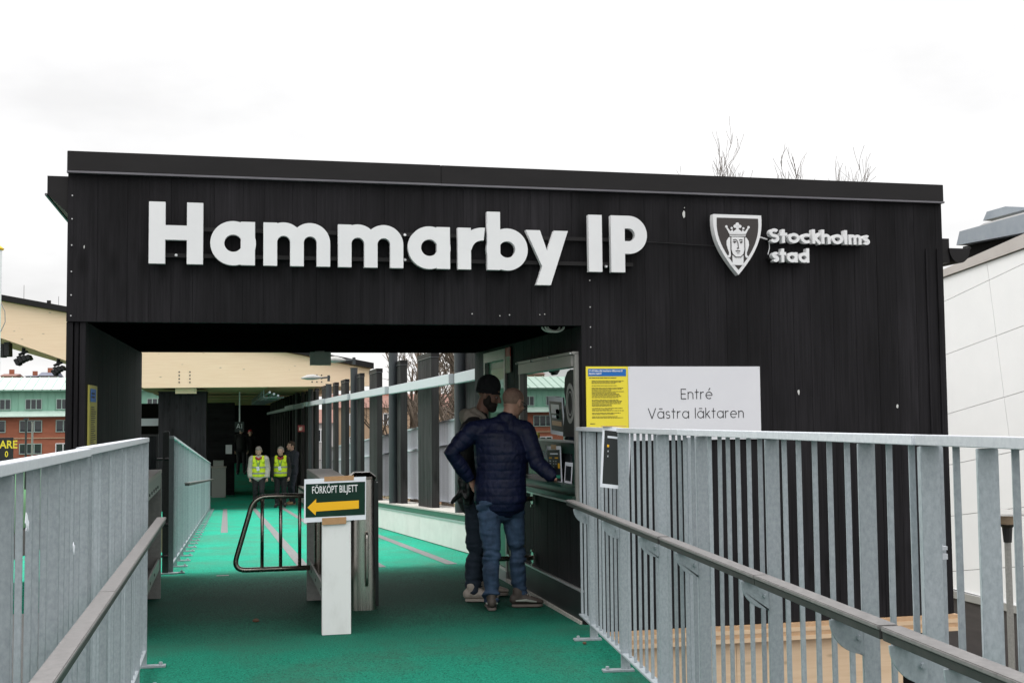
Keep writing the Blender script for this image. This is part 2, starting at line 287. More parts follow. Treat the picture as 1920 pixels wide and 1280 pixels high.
def floor_mat(nm, k_, wear_shade):
    m = mat(nm, (0.004, 0.19, 0.10), 0.8, spec=0.10); n, l, p = nodes(m)
    t = n.new('ShaderNodeTexCoord')
    def nz(sc, det, ro=0.6):
        z = n.new('ShaderNodeTexNoise'); z.inputs['Scale'].default_value = sc; z.inputs['Detail'].default_value = det; z.inputs['Roughness'].default_value = ro
        l.new(t.outputs['Object'], z.inputs['Vector']); return z
    g = nz(95, 3, .75); d = nz(1.1, 5); f = nz(9, 4)
    r = n.new('ShaderNodeValToRGB'); e = r.color_ramp.elements; e[0].position = 0.33; e[0].color = (0.003, 0.030 * k_, 0.022 * k_, 1); e[1].position = 0.52; e[1].color = (0.008 * k_, 0.200 * k_, 0.128 * k_, 1)
    x = e.new(0.70); x.color = (0.022 * k_, 0.275 * k_, 0.180 * k_, 1); l.new(g.outputs[0], r.inputs[0])
    a = n.new('ShaderNodeMapRange'); a.inputs[1].default_value = 0.42; a.inputs[2].default_value = 0.72; a.inputs[3].default_value = 0.0; a.inputs[4].default_value = 0.62; l.new(d.outputs[0], a.inputs[0])
    mx = n.new('ShaderNodeMixRGB'); mx.inputs[2].default_value = (0.045, 0.085, 0.062, 1); l.new(r.outputs[0], mx.inputs[1])
    mu = n.new('ShaderNodeMath'); mu.operation = 'MULTIPLY'; l.new(a.outputs[0], mu.inputs[0]); l.new(f.outputs[0], mu.inputs[1]); mu2 = n.new('ShaderNodeMath'); mu2.operation = 'MULTIPLY'; mu2.inputs[1].default_value = 1.8; l.new(mu.outputs[0], mu2.inputs[0])
    l.new(mu2.outputs[0], mx.inputs[0])
    sx = n.new('ShaderNodeSeparateXYZ'); l.new(t.outputs['Object'], sx.inputs[0]); n5 = nz(1.6, 6, .7)          # coating colour turns brighter on the deck beyond the passage
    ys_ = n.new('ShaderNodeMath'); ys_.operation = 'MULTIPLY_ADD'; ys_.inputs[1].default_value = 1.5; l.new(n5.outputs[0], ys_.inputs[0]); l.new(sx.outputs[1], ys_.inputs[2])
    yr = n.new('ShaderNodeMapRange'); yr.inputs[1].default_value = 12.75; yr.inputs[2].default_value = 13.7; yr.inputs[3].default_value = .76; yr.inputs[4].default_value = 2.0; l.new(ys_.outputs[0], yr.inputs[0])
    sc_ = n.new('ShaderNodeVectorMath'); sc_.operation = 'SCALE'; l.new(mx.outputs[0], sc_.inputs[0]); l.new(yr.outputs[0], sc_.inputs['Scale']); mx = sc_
    if wear_shade:                                              # grey-black worn grit, with the passage's shade also put into its colour
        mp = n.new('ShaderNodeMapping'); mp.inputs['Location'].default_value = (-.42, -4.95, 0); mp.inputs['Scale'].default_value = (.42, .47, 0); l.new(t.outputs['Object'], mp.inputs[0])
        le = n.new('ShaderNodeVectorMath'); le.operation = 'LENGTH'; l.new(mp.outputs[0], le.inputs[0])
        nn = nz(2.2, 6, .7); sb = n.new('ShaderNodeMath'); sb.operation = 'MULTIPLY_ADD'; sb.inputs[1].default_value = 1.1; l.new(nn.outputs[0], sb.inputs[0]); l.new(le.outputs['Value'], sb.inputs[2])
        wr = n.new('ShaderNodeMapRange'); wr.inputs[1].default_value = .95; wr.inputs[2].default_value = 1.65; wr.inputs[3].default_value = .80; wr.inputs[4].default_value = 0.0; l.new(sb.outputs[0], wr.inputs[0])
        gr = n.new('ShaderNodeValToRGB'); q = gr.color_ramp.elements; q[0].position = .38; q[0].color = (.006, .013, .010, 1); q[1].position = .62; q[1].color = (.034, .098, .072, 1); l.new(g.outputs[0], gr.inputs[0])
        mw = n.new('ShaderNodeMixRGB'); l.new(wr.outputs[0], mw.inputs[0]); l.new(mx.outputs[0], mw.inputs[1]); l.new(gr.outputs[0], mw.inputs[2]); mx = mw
    vo = n.new('ShaderNodeTexVoronoi'); vo.inputs['Scale'].default_value = 26; l.new(t.outputs['Object'], vo.inputs['Vector'])   # pale grit
    k = n.new('ShaderNodeMapRange'); k.inputs[1].default_value = 0.035; k.inputs[2].default_value = 0.06; k.inputs[3].default_value = 0.55; k.inputs[4].default_value = 0.0; l.new(vo.outputs['Distance'], k.inputs[0])
    wn = n.new('ShaderNodeSeparateColor'); l.new(vo.outputs['Color'], wn.inputs[0]); gt = n.new('ShaderNodeMath'); gt.operation = 'GREATER_THAN'; gt.inputs[1].default_value = 0.86; l.new(wn.outputs[0], gt.inputs[0])
    kk = n.new('ShaderNodeMath'); kk.operation = 'MULTIPLY'; l.new(k.outputs[0], kk.inputs[0]); l.new(gt.outputs[0], kk.inputs[1])
    mx2 = n.new('ShaderNodeMixRGB'); mx2.inputs[2].default_value = (0.4, 0.4, 0.36, 1); l.new(mx.outputs[0], mx2.inputs[1]); l.new(kk.outputs[0], mx2.inputs[0])
    l.new(mx2.outputs[0], p.inputs['Base Color'])
    b = n.new('ShaderNodeBump'); b.inputs['Strength'].default_value = 0.9; b.inputs['Distance'].default_value = 0.008; l.new(g.outputs[0], b.inputs['Height']); l.new(b.outputs[0], p.inputs['Normal'])
    return m
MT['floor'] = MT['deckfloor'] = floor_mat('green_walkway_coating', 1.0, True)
RFX = lambda Y: 2.445 + 0.1165 * (Y - 8.04)               # line of the right-hand ramp fence
WX = lambda Y: 2.85 - 0.019 * (Y - 14.9)                  # line of the right-hand column wall
m = MB()
ys = [-5, 0, 4, 8.5, YB, YF, 60, 90]
for a, b in zip(ys[:-1], ys[1:]):
    xl0 = xl1 = -0.72 if b <= 8.5 else -1.0
    if a >= YB: xl0 = xl1 = -2.6
    if b <= 8.5: xr0, xr1 = RFX(a) + .12, RFX(b) + .12
    elif b <= YB: xr0 = xr1 = 2.62
    else: xr0, xr1 = WX(a) + .4, WX(b) + .4
    za, zb = fz(a), fz(b)
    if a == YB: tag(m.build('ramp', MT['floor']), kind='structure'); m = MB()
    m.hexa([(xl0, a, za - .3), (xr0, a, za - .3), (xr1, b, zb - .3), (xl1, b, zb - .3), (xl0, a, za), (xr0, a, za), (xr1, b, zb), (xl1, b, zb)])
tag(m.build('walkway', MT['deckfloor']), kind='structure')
MT['stripe'] = noisy('grey_stripe', (0.10, 0.11, 0.11), (0.20, 0.20, 0.20), (60, 6, 60), (0.7, 0.85), lo=0.2, hi=0.6)
for x0, y0, x1, y1 in ((-.06, 12.30, -.12, 37.5), (.775, 12.7, .72, 37.5), (1.536, 12.55, 1.56, 37.5), (2.30, 12.6, 2.19, 37.5)):
    m = MB(); hw = .06
    m.add([(x0 - hw, y0, fz(y0) + .004), (x0 + hw, y0, fz(y0) + .004), (x1 + hw, y1, fz(y1) + .004), (x1 - hw, y1, fz(y1) + .004)], [(0, 1, 2, 3)])
    tag(m.build('floor_stripe', MT['stripe']), kind='structure')
# walkway supports under the ramp
for y in (2.0, 6.5):
    m = MB(); m.box(-.5, 1.6, y - .15, y + .15, -3.4, -.31); tag(m.build('ramp_pier', MT['concrete']), 'pale concrete pier carrying the ramp at ' + ('its lower end' if y < 3 else 'the building end'), 'pier')

# ================================================================== entrance building
FY = 8.55                                                # front plane of the facade
XL, XR, OL, OR_, ZT, ZL, ZB = -1.08, 5.60, -0.955, 2.55, 3.31, 2.16, -0.10
BY = 12.55                                               # back of the building
bld = thing('entrance_building', 'black timber entrance building with an open passage and a ticket window', 'building', (2.2, FY, 0))
pl_cache = {}
def plank(wd, h, parent, loc, rot=(0, 0, 0), mt='plank', th=.022):
    k = (round(wd, 4), round(h, 3), mt, th)
    if k not in pl_cache:
        b = MB(); b.box(.0005, wd - .0005, 0, th, 0, h); pl_cache[k] = b.mesh('plank', MT[mt], bevel=.0013)
    o = wloc(parent)
    return link('plank', pl_cache[k], parent, (loc[0] - o.x, loc[1] - o.y, loc[2] - o.z), rot)
WD = (.145, .195, .170)
x = XL
i = 0
while x < XR - .03:
    wd = R.choice(WD)
    if XL + .2 < x < OR_ and x + wd > OR_ - .05 or OR_ - .19 < x < OR_: wd = OR_ - x
    wd = min(wd, XR - x); z0 = ZL if x < OR_ - .01 else ZB
    plank(wd, (ZT - .02) - z0, bld, (x, FY + R.uniform(-.0007, .0007), z0)); x += wd
m = MB()                                                  # solid shell behind the boards
m.box(XL + .004, XR - .004, FY + .024, FY + .12, ZL + .004, ZT - .01)
m.box(OR_ + .004, XR - .004, FY + .0245, FY + .12, ZB + .004, ZL + .004)
m.box(OR_ + .14, XR - .004, BY - .1, BY, -.2, ZT - .01)
m.box(XR - .10, XR - .004, FY + .121, BY - .101, ZB, ZT - .01)
m.box(OR_ + .026, OR_ + .12, FY + .121, BY - .101, -.2, .84)
m.box(OR_ + .026, OR_ + .12, FY + .121, BY - .101, 2.14, ZT - .012)
m.box(OR_ + .026, OR_ + .12, 10.43, 11.0, .841, 2.139)
m.box(OR_ + .20, OR_ + .22, FY + .121, 10.9, .841, 2.139)
m.build('wall_core', MT['void'], bld)
m = MB(); m.box(XL, XR, FY + .121, BY, ZT - .012, ZT + .0); m.build('roof', MT['fascia'], bld)
# left pier: inner lining leans in slightly towards the back
m = MB(); m.hexa([(XL, FY + .06, -.3), (OL - .024, FY + .06, -.3), (-.884, BY, -.3), (XL, BY, -.3), (XL, FY + .06, ZL + .003), (OL - .024, FY + .06, ZL + .003), (-.884, BY, ZL + .003), (XL, BY, ZL + .003)])
m.build('pier_core', MT['void'], bld)
for x0, x1, y0 in ((XL, XL + .042, FY + .012), (XL + .05, XL + .078, FY + .03), (XL + .086, OL, FY + .018)):
    m = MB(); m.box(x0, x1, y0, y0 + .045, -.3, ZL - .002); m.build('corner_board', MT['plank'], bld, bevel=.002)
ang = math.atan2(BY - FY, -.86 - OL); n_ = 40; step = (BY - FY - .02) / n_
for i in range(n_):
    t0 = i / n_; p = Vector((OL + (-.86 - OL) * t0, FY + .02 + (BY - FY - .02) * t0, 0))
    plank(step, ZL + .2, bld, (p.x + R.uniform(-.001, .001), p.y, -.2), (0, 0, ang), 'plank', .02)
# ceiling boards of the passage
yy = FY + .124
while yy < BY - .02:
    wd = min(.148, BY - yy)
    k = ('c', round(wd, 3))
    if k not in pl_cache:
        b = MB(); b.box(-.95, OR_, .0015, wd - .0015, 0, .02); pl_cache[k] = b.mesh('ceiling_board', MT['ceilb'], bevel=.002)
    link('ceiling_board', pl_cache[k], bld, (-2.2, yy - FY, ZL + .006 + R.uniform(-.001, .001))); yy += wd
m = MB(); m.box(XL, OR_ + .02, FY + .121, BY, ZL + .03, ZT - .013); m.build('ceiling_core', MT['void'], bld)
# passage wall with the ticket window, X = OR_
W0, W1, WZ0, WZ1 = 8.63, 10.43, .84, 1.96
D0, D1, DZ = 11.02, 12.0, 2.13
yy = FY + .024
while yy < BY - .02:
    wd = .096
    for b_ in (W0, W1, D0, D1):
        if yy < b_ - .002 and yy + wd > b_ - .03: wd = b_ - yy
    wd = min(wd, BY - yy); mid = yy + wd / 2
    segs = [(.21, ZL)]
    if W0 < mid < W1: segs = [(.21, WZ0), (WZ1, ZL)]
    elif D0 < mid < D1: segs = [(DZ, ZL)]
    for a, b in segs:
        if b - a > .02: plank(wd, b - a, bld, (OR_ + R.uniform(-.001, .001), yy + wd, a), (0, 0, -PI / 2), 'plank', .022)
    yy += wd
m = MB(); m.box(OR_ - .012, OR_ + .02, FY + .03, D0 - .01, -.12, .188); m.build('kick_panel', MT['poster_black'], bld)
m = MB(); m.box(OR_ - .022, OR_ + .02, FY + .03, D0 - .01, .190, .204); m.build('drip_strip', MT['alu'], bld)
m = MB(); m.box(OR_ - .03, OR_ - .013, FY + .03, D0 - .01, -.12, -.02); m.build('floor_trim', MT['concrete'], bld)
# ticket window
win = MB().box(OR_ - .03, OR_ + .05, W0, W0 + .045, WZ0, WZ1).box(OR_ - .03, OR_ + .05, W1 - .045, W1, WZ0, WZ1).box(OR_ - .045, OR_ + .05, W0 + .045, W1 - .045, WZ1 - .10, WZ1 - .012) \
    .box(OR_ - .05, OR_ + .05, W0, W1, WZ1 - .010, WZ1 + .012).build('ticket_window', MT['frame_grey'], bld, bevel=.003)
MB().box(OR_ + .004, OR_ + .012, W0 + .045, W1 - .045, 1.30, WZ1 - .10).build('pane', MT['mirror'], win)
MB().box(OR_ - .028, OR_ + .02, W0 + .045, W1 - .045, 1.285, 1.30).build('mullion', MT['alu'], win)
MB().box(OR_ - .01, OR_ + .018, W0 + .045, W1 - .045, 1.20, 1.285).box(OR_ - .01, OR_ + .018, W0 + .045, W1 - .045, WZ0 + .05, .98).box(OR_ - .01, OR_ + .018, W0 + .045, W0 + .16, .98, 1.20).build('counter_panel', MT['dark_green'], win)
MB().box(OR_ + .006, OR_ + .014, W0 + .16, W1 - .045, .98, 1.20).build('pane', MT['glass_dark'], win)
MB().box(OR_ - .13, OR_ + .0, W0 + .05, W1 - .05, .955, .975).build('counter_shelf', MT['dark_green'], win, bevel=.004)
MB().box(OR_ - .06, OR_ + .05, W0 + .02, W1, WZ0 + .012, WZ0 + .05).build('sill', MT['dark_green'], win, bevel=.004)
MB().box(OR_ - .064, OR_ + .05, W0 + .02, W1, WZ0 - .004, WZ0 + .010).build('sill_edge', MT['alu'], win)
b = MB()
for y in (W0 + .03, 9.3, 9.9, W1 - .03): b.tube([(OR_ - .062, y, WZ1 - .002), (OR_ - .045, y, WZ1 - .002)], .008, 8)
b.build('bolt', MT['alu'], win)
# green door
dr = MB().box(OR_ - .02, OR_ + .06, D0, D0 + .06, .02, DZ).box(OR_ - .02, OR_ + .06, D1 - .06, D1, .02, DZ).box(OR_ - .02, OR_ + .06, D0 + .06, D1 - .06, DZ - .10, DZ).build('door', MT['frame_grey'], bld, bevel=.003)
MB().box(OR_ + .02, OR_ + .055, D0 + .06, D1 - .06, .05, DZ - .10).build('leaf', MT['door_green'], dr)
MB().box(OR_ + .010, OR_ + .019, D0 + .10, D1 - .22, 1.0, DZ - .18).build('pane', MT['glass_green'], dr)
MB().tube([(OR_ + .02, D0 + .16, .95), (OR_ - .04, D0 + .16, .95), (OR_ - .04, D0 + .28, .95)], .01, 8).build('handle', MT['alu'], dr)
MB().box(OR_ - .03, OR_ + .02, D0 - .005, BY, -.2, .045).build('threshold', MT['alu'], bld)
# fascia and its flashing, two lengths meeting at a visible joint
for x0, x1, dy in ((XL - .003, 1.49, .0), (1.492, XR + .004, .004)):
    MB().box(x0, x1, FY - .034 + dy, FY - .002, 3.186, ZT + .012).build('fascia', MT['fascia'], bld, bevel=.003)
    MB().box(x0, x1, FY - .046 + dy, FY - .002, 3.170, 3.184).build('flashing', MT['flash'], bld)
# side eave on the left, gutter on the right
m = MB(); m.prism([(XL - .002, 3.155), (XL - .135, 3.155), (XL - .135, 3.03), (XL - .002, 2.90)], FY + .02, BY, 'y'); m.build('eave', MT['fascia'], bld)
m = MB(); m.box(XL - .150, XL - .136, FY + .012, BY, 3.02, 3.034); m.build('flashing', MT['flash'], bld)
m = MB(); m.box(XR - .002, XR + .10, FY + .06, BY, 2.70, 2.90); m.build('eave', MT['fascia'], bld)
m = MB()
arc = [(XR + .185 + .095 * math.cos(a), 2.82 + .12 * math.sin(a)) for a in [math.radians(-180 + 15 * k) for k in range(13)]]
arc2 = [(XR + .185 + .088 * math.cos(a), 2.82 + .112 * math.sin(a)) for a in [math.radians(-15 * k) for k in range(13)]]
m.prism(arc + arc2, FY + .05, BY, 'y'); m.prism(arc, FY + .045, FY + .05, 'y'); m.tube([(XR + .285, FY + .05, 2.825), (XR + .285, BY, 2.825)], .012, 8); m.build('gutter', MT['fascia'], bld)
m = MB(); m.box(XR - .16, XR - .145, FY - .012, FY - .002, ZB, 2.80); m.box(XR - .06, XR - .045, FY - .012, FY - .002, ZB, 2.80); m.build('corner_trim', MT['plank'], bld)
# small white screws and bird droppings on the boards
scr = MB(); scr.cyl(0, 0, -.002, .002, .005, 8); sme = scr.mesh('screw', MT['alu'])
for x, zz in [(XL + .03, 3.02), (XL + .03, 2.86), (XL + .03, 2.68), (XL + .03, 2.5), (XL + .03, 2.34), (XL + .03, 2.2)] + [(2.62, z) for z in (2.5, 2.3, 2.15, 2.0)] + [(1.72, 2.24), (2.0, 2.235)]:
    link('screw', sme, bld, (x - 2.2, -.004, zz), (PI / 2, 0, 0))
MT['dropping'] = mat('bird_dropping', (0.62, 0.62, 0.60), 0.8)
for px, py, s, n_ in ((1282, 402, .035, 2.4), (937, 592, .012, 1), (1012, 590, .014, .8), (1021, 589, .016, .7), (1497, 735, .028, 2.2), (1682, 762, .03, 1.7), (158, 463, .012, 3), (1283, 390, .012, 1.2)):
    p = onY(px, py, FY); m = MB(); q = [((s * (0.4 + .35 * R.random()) * math.cos(a)) * .5, s * n_ * (.4 + .4 * R.random()) * math.sin(a) * .5) for a in [2 * PI * k / 11 for k in range(11)]]
    m.prism([(p.x + u, p.z + v) for u, v in q], FY - .0055, FY - .002, 'y'); m.build('dropping', MT['dropping'], bld)
# laminated timber base under the facade, plywood below it
for k in range(4):
    z0 = -.232 + k * .032
    MB().box(OR_ + .05, XR + .02, FY - .028 + (.003 if k % 2 else 0), FY + .10, z0, z0 + .0315).build('lamella', MT['lam0' if k % 2 == 0 else 'lam1'], bld)
for x0, x1 in ((OR_ - .2, 3.75), (3.753, 5.15)):
    MB().box(x0, x1, FY + .03, FY + .06, -1.25, -.234).build('plywood_sheet', MT['ply'], bld)
m = MB(); m.box(OR_ - .1, XR - .2, FY + .07, BY, -3.4, -.24); m.build('foundation', MT['void'], bld)

# ================================================================== right-hand column wall of the walkway
yy = 12.75; wall = thing('low_parapet_wall', 'low off-white panel wall with a green cap along the walkway', 'wall', (WX(yy), yy, 0))
while yy < 41:
    y1 = min(yy + 2.35, 41); a, b = yy + .004, y1 - .004; za, zb = fz(a), fz(b); xa, xb = WX(a) - .1, WX(b) - .1
    m = MB(); m.hexa([(xa, a, za + .012), (xa + .05, a, za + .012), (xb + .05, b, zb + .012), (xb, b, zb + .012), (xa, a, za + .36), (xa + .05, a, za + .36), (xb + .05, b, zb + .36), (xb, b, zb + .36)])
    m.build('wall_panel', MT['lowwall'], wall); yy = y1
def strip(name, mt, x0, x1, z0, z1):
    m = MB()
    for a, b in ((12.75, 37.5), (37.5, 41)):
        za, zb = fz(a), fz(b); xa, xb = WX(a), WX(b)
        m.hexa([(xa + x0, a, za + z0), (xa + x1, a, za + z0), (xb + x1, b, zb + z0), (xb + x0, b, zb + z0), (xa + x0, a, za + z1), (xa + x1, a, za + z1), (xb + x1, b, zb + z1), (xb + x0, b, zb + z1)])
    m.build(name, MT[mt], wall)
strip('green_band', 'greencap', -.085, .30, .362, .44); strip('ledge', 'concrete', -.095, .42, .443, .462); strip('cap_edge', 'alu', -.112, -.096, .352, .372)
ANG = math.atan(-.019)
cyl_me = {}
for i in range(10):
    Y = 14.95 + 5.62 * i if i < 2 else 20.65 + 5.55 * (i - 1)
    top = 4.3 if i == 0 else 3.45 if i == 1 else 2.55 if i == 2 else 2.35
    z0 = fz(Y) + .46
    if i >= 6: break
    lab = ['tall dark grey steel pole nearest the ticket building', 'dark grey steel pole second from the ticket building', 'dark steel pole carrying the nearer street lamp',
           'dark steel pole carrying the farther street lamp', 'dark steel pole just before the stand roof', 'dark steel pole in shade under the stand roof'][i]
    c = MB().cyl(WX(Y), Y, z0, top, .078, 20).build('steel_pole', MT['column'], None, smooth=.6); c['label'] = lab; c['category'] = 'pole'; c['group'] = 'round steel poles along the walkway wall'
    for v in c.data.vertices: v.co -= Vector((WX(Y), Y, z0))
    c.location = (WX(Y), Y, z0)
    cp = MB().cyl(WX(Y), Y, top, top + .012, .086, 16).build('cap', MT['column'], c)
    # galvanised box rail to the next pole
    Y2 = Y + 5.6; zr = 1.965 - .003 * (Y - 15)
    rl = MB().bar((WX(Y + .02) - .11, Y + .02, zr), (WX(Y2) - .06, Y2 - .09, zr - .02), .07, .13).build('box_rail', MT['galv_light'], None, bevel=.006)
    tag(rl, ['bright galvanised box rail nearest the ticket building', 'bright galvanised box rail between second and third poles', 'galvanised box rail between the two lamp poles', 'galvanised box rail just before the stand roof', 'galvanised rail at the edge of the roof shade', 'galvanised rail in the shade under the roof'][i], 'rail', 'galvanised rails along the column wall')
    if i == 0:
        rl2 = MB().bar((WX(12.7) - .11, 12.7, 1.98), (WX(Y) - .06, Y - .09, 1.965), .07, .13).build('box_rail', MT['galv_light'], None, bevel=.006)
        tag(rl2, 'short galvanised box rail ending behind the man in a black beanie', 'rail', 'galvanised rails along the column wall')
names = ['first', 'second', 'third', 'fourth', 'fifth', 'sixth', 'seventh', 'eighth', 'ninth', 'tenth']
for i, (yn, yf, wdt, top) in enumerate(((14.3, 14.9, .08, 2.40), (17.2, 18.5, .105, 2.36), (20.05, 20.7, .11, 2.37), (22.95, 24.2, .105, 2.35), (25.45, 26.1, .08, 2.35), (28.25, 29.4, .085, 2.31), (30.55, 31.2, .085, 2.30), (33.2, 34.4, .085, 2.29), (36.0, 36.6, .085, 2.28))):
    x0 = WX(yn) + .05; z0 = fz(yf) + .45
    o = thing('timber_fin', '%s black timber-clad fin from the ticket building, %s one' % (names[i], 'broad' if yf - yn > 1 else 'narrow'), 'column', (x0, yn, z0), 0, 'black timber fins along the column wall')
    MB().box(x0 + .012, x0 + wdt - .012, yn + .012, yf - .012, z0, top).build('core', MT['void'], o)
    nb = max(2, round((yf - yn) / .11)); st = (yf - yn) / nb
    for k in range(nb):
        MB().box(x0 - .006 + R.uniform(0, .002), x0 + .014, yn + k * st + .003, yn + (k + 1) * st - .003, z0, top).build('board', MT['blade'], o)
        MB().box(x0 + wdt - .014, x0 + wdt, yn + k * st + .003, yn + (k + 1) * st - .003, z0, top).build('board', MT['blade'], o)
    MB().box(x0 + .002, x0 + wdt - .002, yn - .008, yn + .012, z0, top).build('end_board', MT['blade'], o)
    MB().box(x0 - .012, x0 + wdt + .006, yn - .014, yf + .004, top + .001, top + .07).build('cap', MT['fascia'], o)
    MB().box(x0 - .016, x0 + wdt + .01, yn - .018, yf + .008, top - .008, top + .0).build('cap_edge', MT['flash'], o)

# ================================================================== grandstand roof, its huts and the dark corridor behind
BYM = 36.0
st = thing('grandstand', 'grandstand with pale tapered glulam roof beams and a wooden ceiling', 'grandstand', (0, BYM, 0))
prof = [(-14, 6.30), (-6.25, 4.83), (2.06, 3.33), (4.10, 2.91), (4.10, 2.41), (-2.42, 2.375), (-2.75, 2.50), (-6.23, 3.78), (-14, 6.1)]
for k in range(7):
    y = BYM + 6.0 * k
    b = MB().prism(prof, y, y + .24, 'y').build('roof_beam', MT['glulam'], st, bevel=.006)
    if k == 0:
        for cx, cz, nx, nz_ in ((-1.28, 2.54, 2, 4), (2.52, 2.54, 3, 3)):
            for i in range(nx):
                for j in range(nz_):
                    X = cx + (i - (nx - 1) / 2) * (.30 if nx == 2 else .14); Z = cz + j * .10
                    MB().tube([(X, y - .012, Z), (X, y + .01, Z)], .022, 8).build('bolt', MT['galv_dark'], b)
rf = [(-14, 6.33), (-6.25, 4.86), (2.06, 3.36), (4.17, 2.93), (4.17, 3.07), (2.06, 3.50), (-6.25, 5.0), (-14, 6.47)]
MB().prism(rf, BYM - .12, BYM + 44, 'y').build('roof_sheet', MT['ceil_wood'], st)
edge = [(-14, 6.32), (-6.25, 4.85), (2.06, 3.35), (4.20, 2.92), (4.20, 3.10), (2.06, 3.51), (-6.25, 5.01), (-14, 6.50)]
MB().prism(edge, BYM - .16, BYM - .122, 'y').build('roof_edge', MT['fascia'], st)
for x in (-5.0, -3.4, -1.5):
    MB().box(x - .05, x + .05, BYM - .16, BYM - .06, 5.01 - (x + 6.25) * .181, 5.09 - (x + 6.25) * .181).build('roof_clip', MT['fascia'], st)
for k in range(26):                                       # ceiling boards between the beams
    y = BYM + .3 + 1.5 * k
    MB().box(-2.62, 2.9, y, y + 1.49, 2.385 - .010 * k * .5, 2.41 - .010 * k * .5).build('ceiling_panel', MT['ceil_wood'], st) if k % 4 else None
for k in range(26):
    y = BYM + .3 + 1.5 * k
    if k % 4 == 0: MB().box(-2.62, 2.9, y, y + 1.49, 2.386, 2.412).build('ceiling_panel', MT['ceil_wood'], st)
MB().box(2.75, 2.85, 41.2, 76, -1.9, 2.40).build('side_wall', MT['void'], st)
MB().box(-6.0, 2.9, 75, 75.2, -1.9, 2.40).build('end_wall', MT['void'], st)
for k in range(16):
    y = 38.6 + 2.0 * k; xx = WX(min(y, 46)) - .02
    MB().box(xx, xx + .10, y, y + .5, fz(y), 2.33).build('fin', MT['blade'], st)
MB().bar((WX(41) - .1, 38.5, 1.86), (WX(46) - .1, 72, 1.72), .07, .13).build('box_rail', MT['galv'], st)
b = MB()
for k in range(3): b.tube([(1.15 + .12 * k, 36, 2.24 - .05 * k), (1.05 + .12 * k, 60, 2.16)], .035, 6)
for k in range(10): b.bar((1.0, 37 + 2.2 * k, 2.10), (1.6, 37 + 2.2 * k, 2.10), .05, .03); b.bar((1.0, 37 + 2.2 * k, 2.10), (1.0, 37 + 2.2 * k, 2.33), .03, .03)
b.build('cable_tray', MT['galv'], st)
# black hut under the first beam
hut = thing('black_hut', 'black boarded kiosk wall directly under the first roof beam', 'hut', (-1.35, 36.5, fz(36.5)))
MB().box(-2.03, -.67, 36.52, 38.6, fz(36.5), 2.26).build('core', MT['void'], hut)
for k in range(9): MB().box(-2.03 + k * .1511 + .002, -2.03 + (k + 1) * .1511 - .002, 36.497, 36.519, fz(36.5), 2.25).build('plank', MT['plank'], hut)
MB().box(-2.05, -.65, 36.48, 38.6, 2.262, 2.29).build('roof', MT['fascia'], hut)
MB().box(-1.55, -.95, 36.3, 36.49, 2.22, 2.374).build('roof_bracket', MT['glulam'], st)
MB().box(-2.9, -2.1, 38.0, 38.1, 1.28, 1.5).build('white_band', MT['galv_light'], st)
hut2 = thing('black_kiosk', 'second black boarded kiosk farther back, with a paper on its wall', 'hut', (-.2, 44, fz(44)))
MB().box(-2.4, .17, 44.03, 46.2, fz(44), 2.04).build('core', MT['void'], hut2)
for k in range(30): MB().box(-2.4, .18, 44.0, 44.028, fz(44) + k * .1095, fz(44) + k * .1095 + .107).build('board', MT['plankX'], hut2)
p = onY(429, 842, 43.97); MB().box(p.x - .11, p.x + .11, 43.96, 43.985, p.z - .16, p.z + .16).build('wall_paper', MT['paper'], hut2); tag(bpy.data.objects['wall_paper'], 'white paper notice')
cab = thing('steel_cabinet', 'grey steel cabinet standing against the far black kiosk', 'cabinet', (-.37, 43.2, fz(43)))
MB().box(-.60, -.12, 42.9, 43.6, fz(43), fz(43) + 1.02).build('body', MT['cab'], cab, bevel=.01)
MB().box(-.62, -.10, 42.88, 43.62, fz(43) + 1.025, fz(43) + 1.06).build('top', MT['cab_top'], cab)
MB().box(-.55, -.2, 43.0, 43.5, fz(43) + 1.065, fz(43) + 1.27).build('control_box', MT['cab'], cab)
# ================================================================== galvanised fences
def flat_bar_mesh(a, b, h, mt, bev=.0015):
    return MB().box(-a / 2, a / 2, -b / 2, b / 2, 0, h).mesh('bar', mt, bevel=bev)
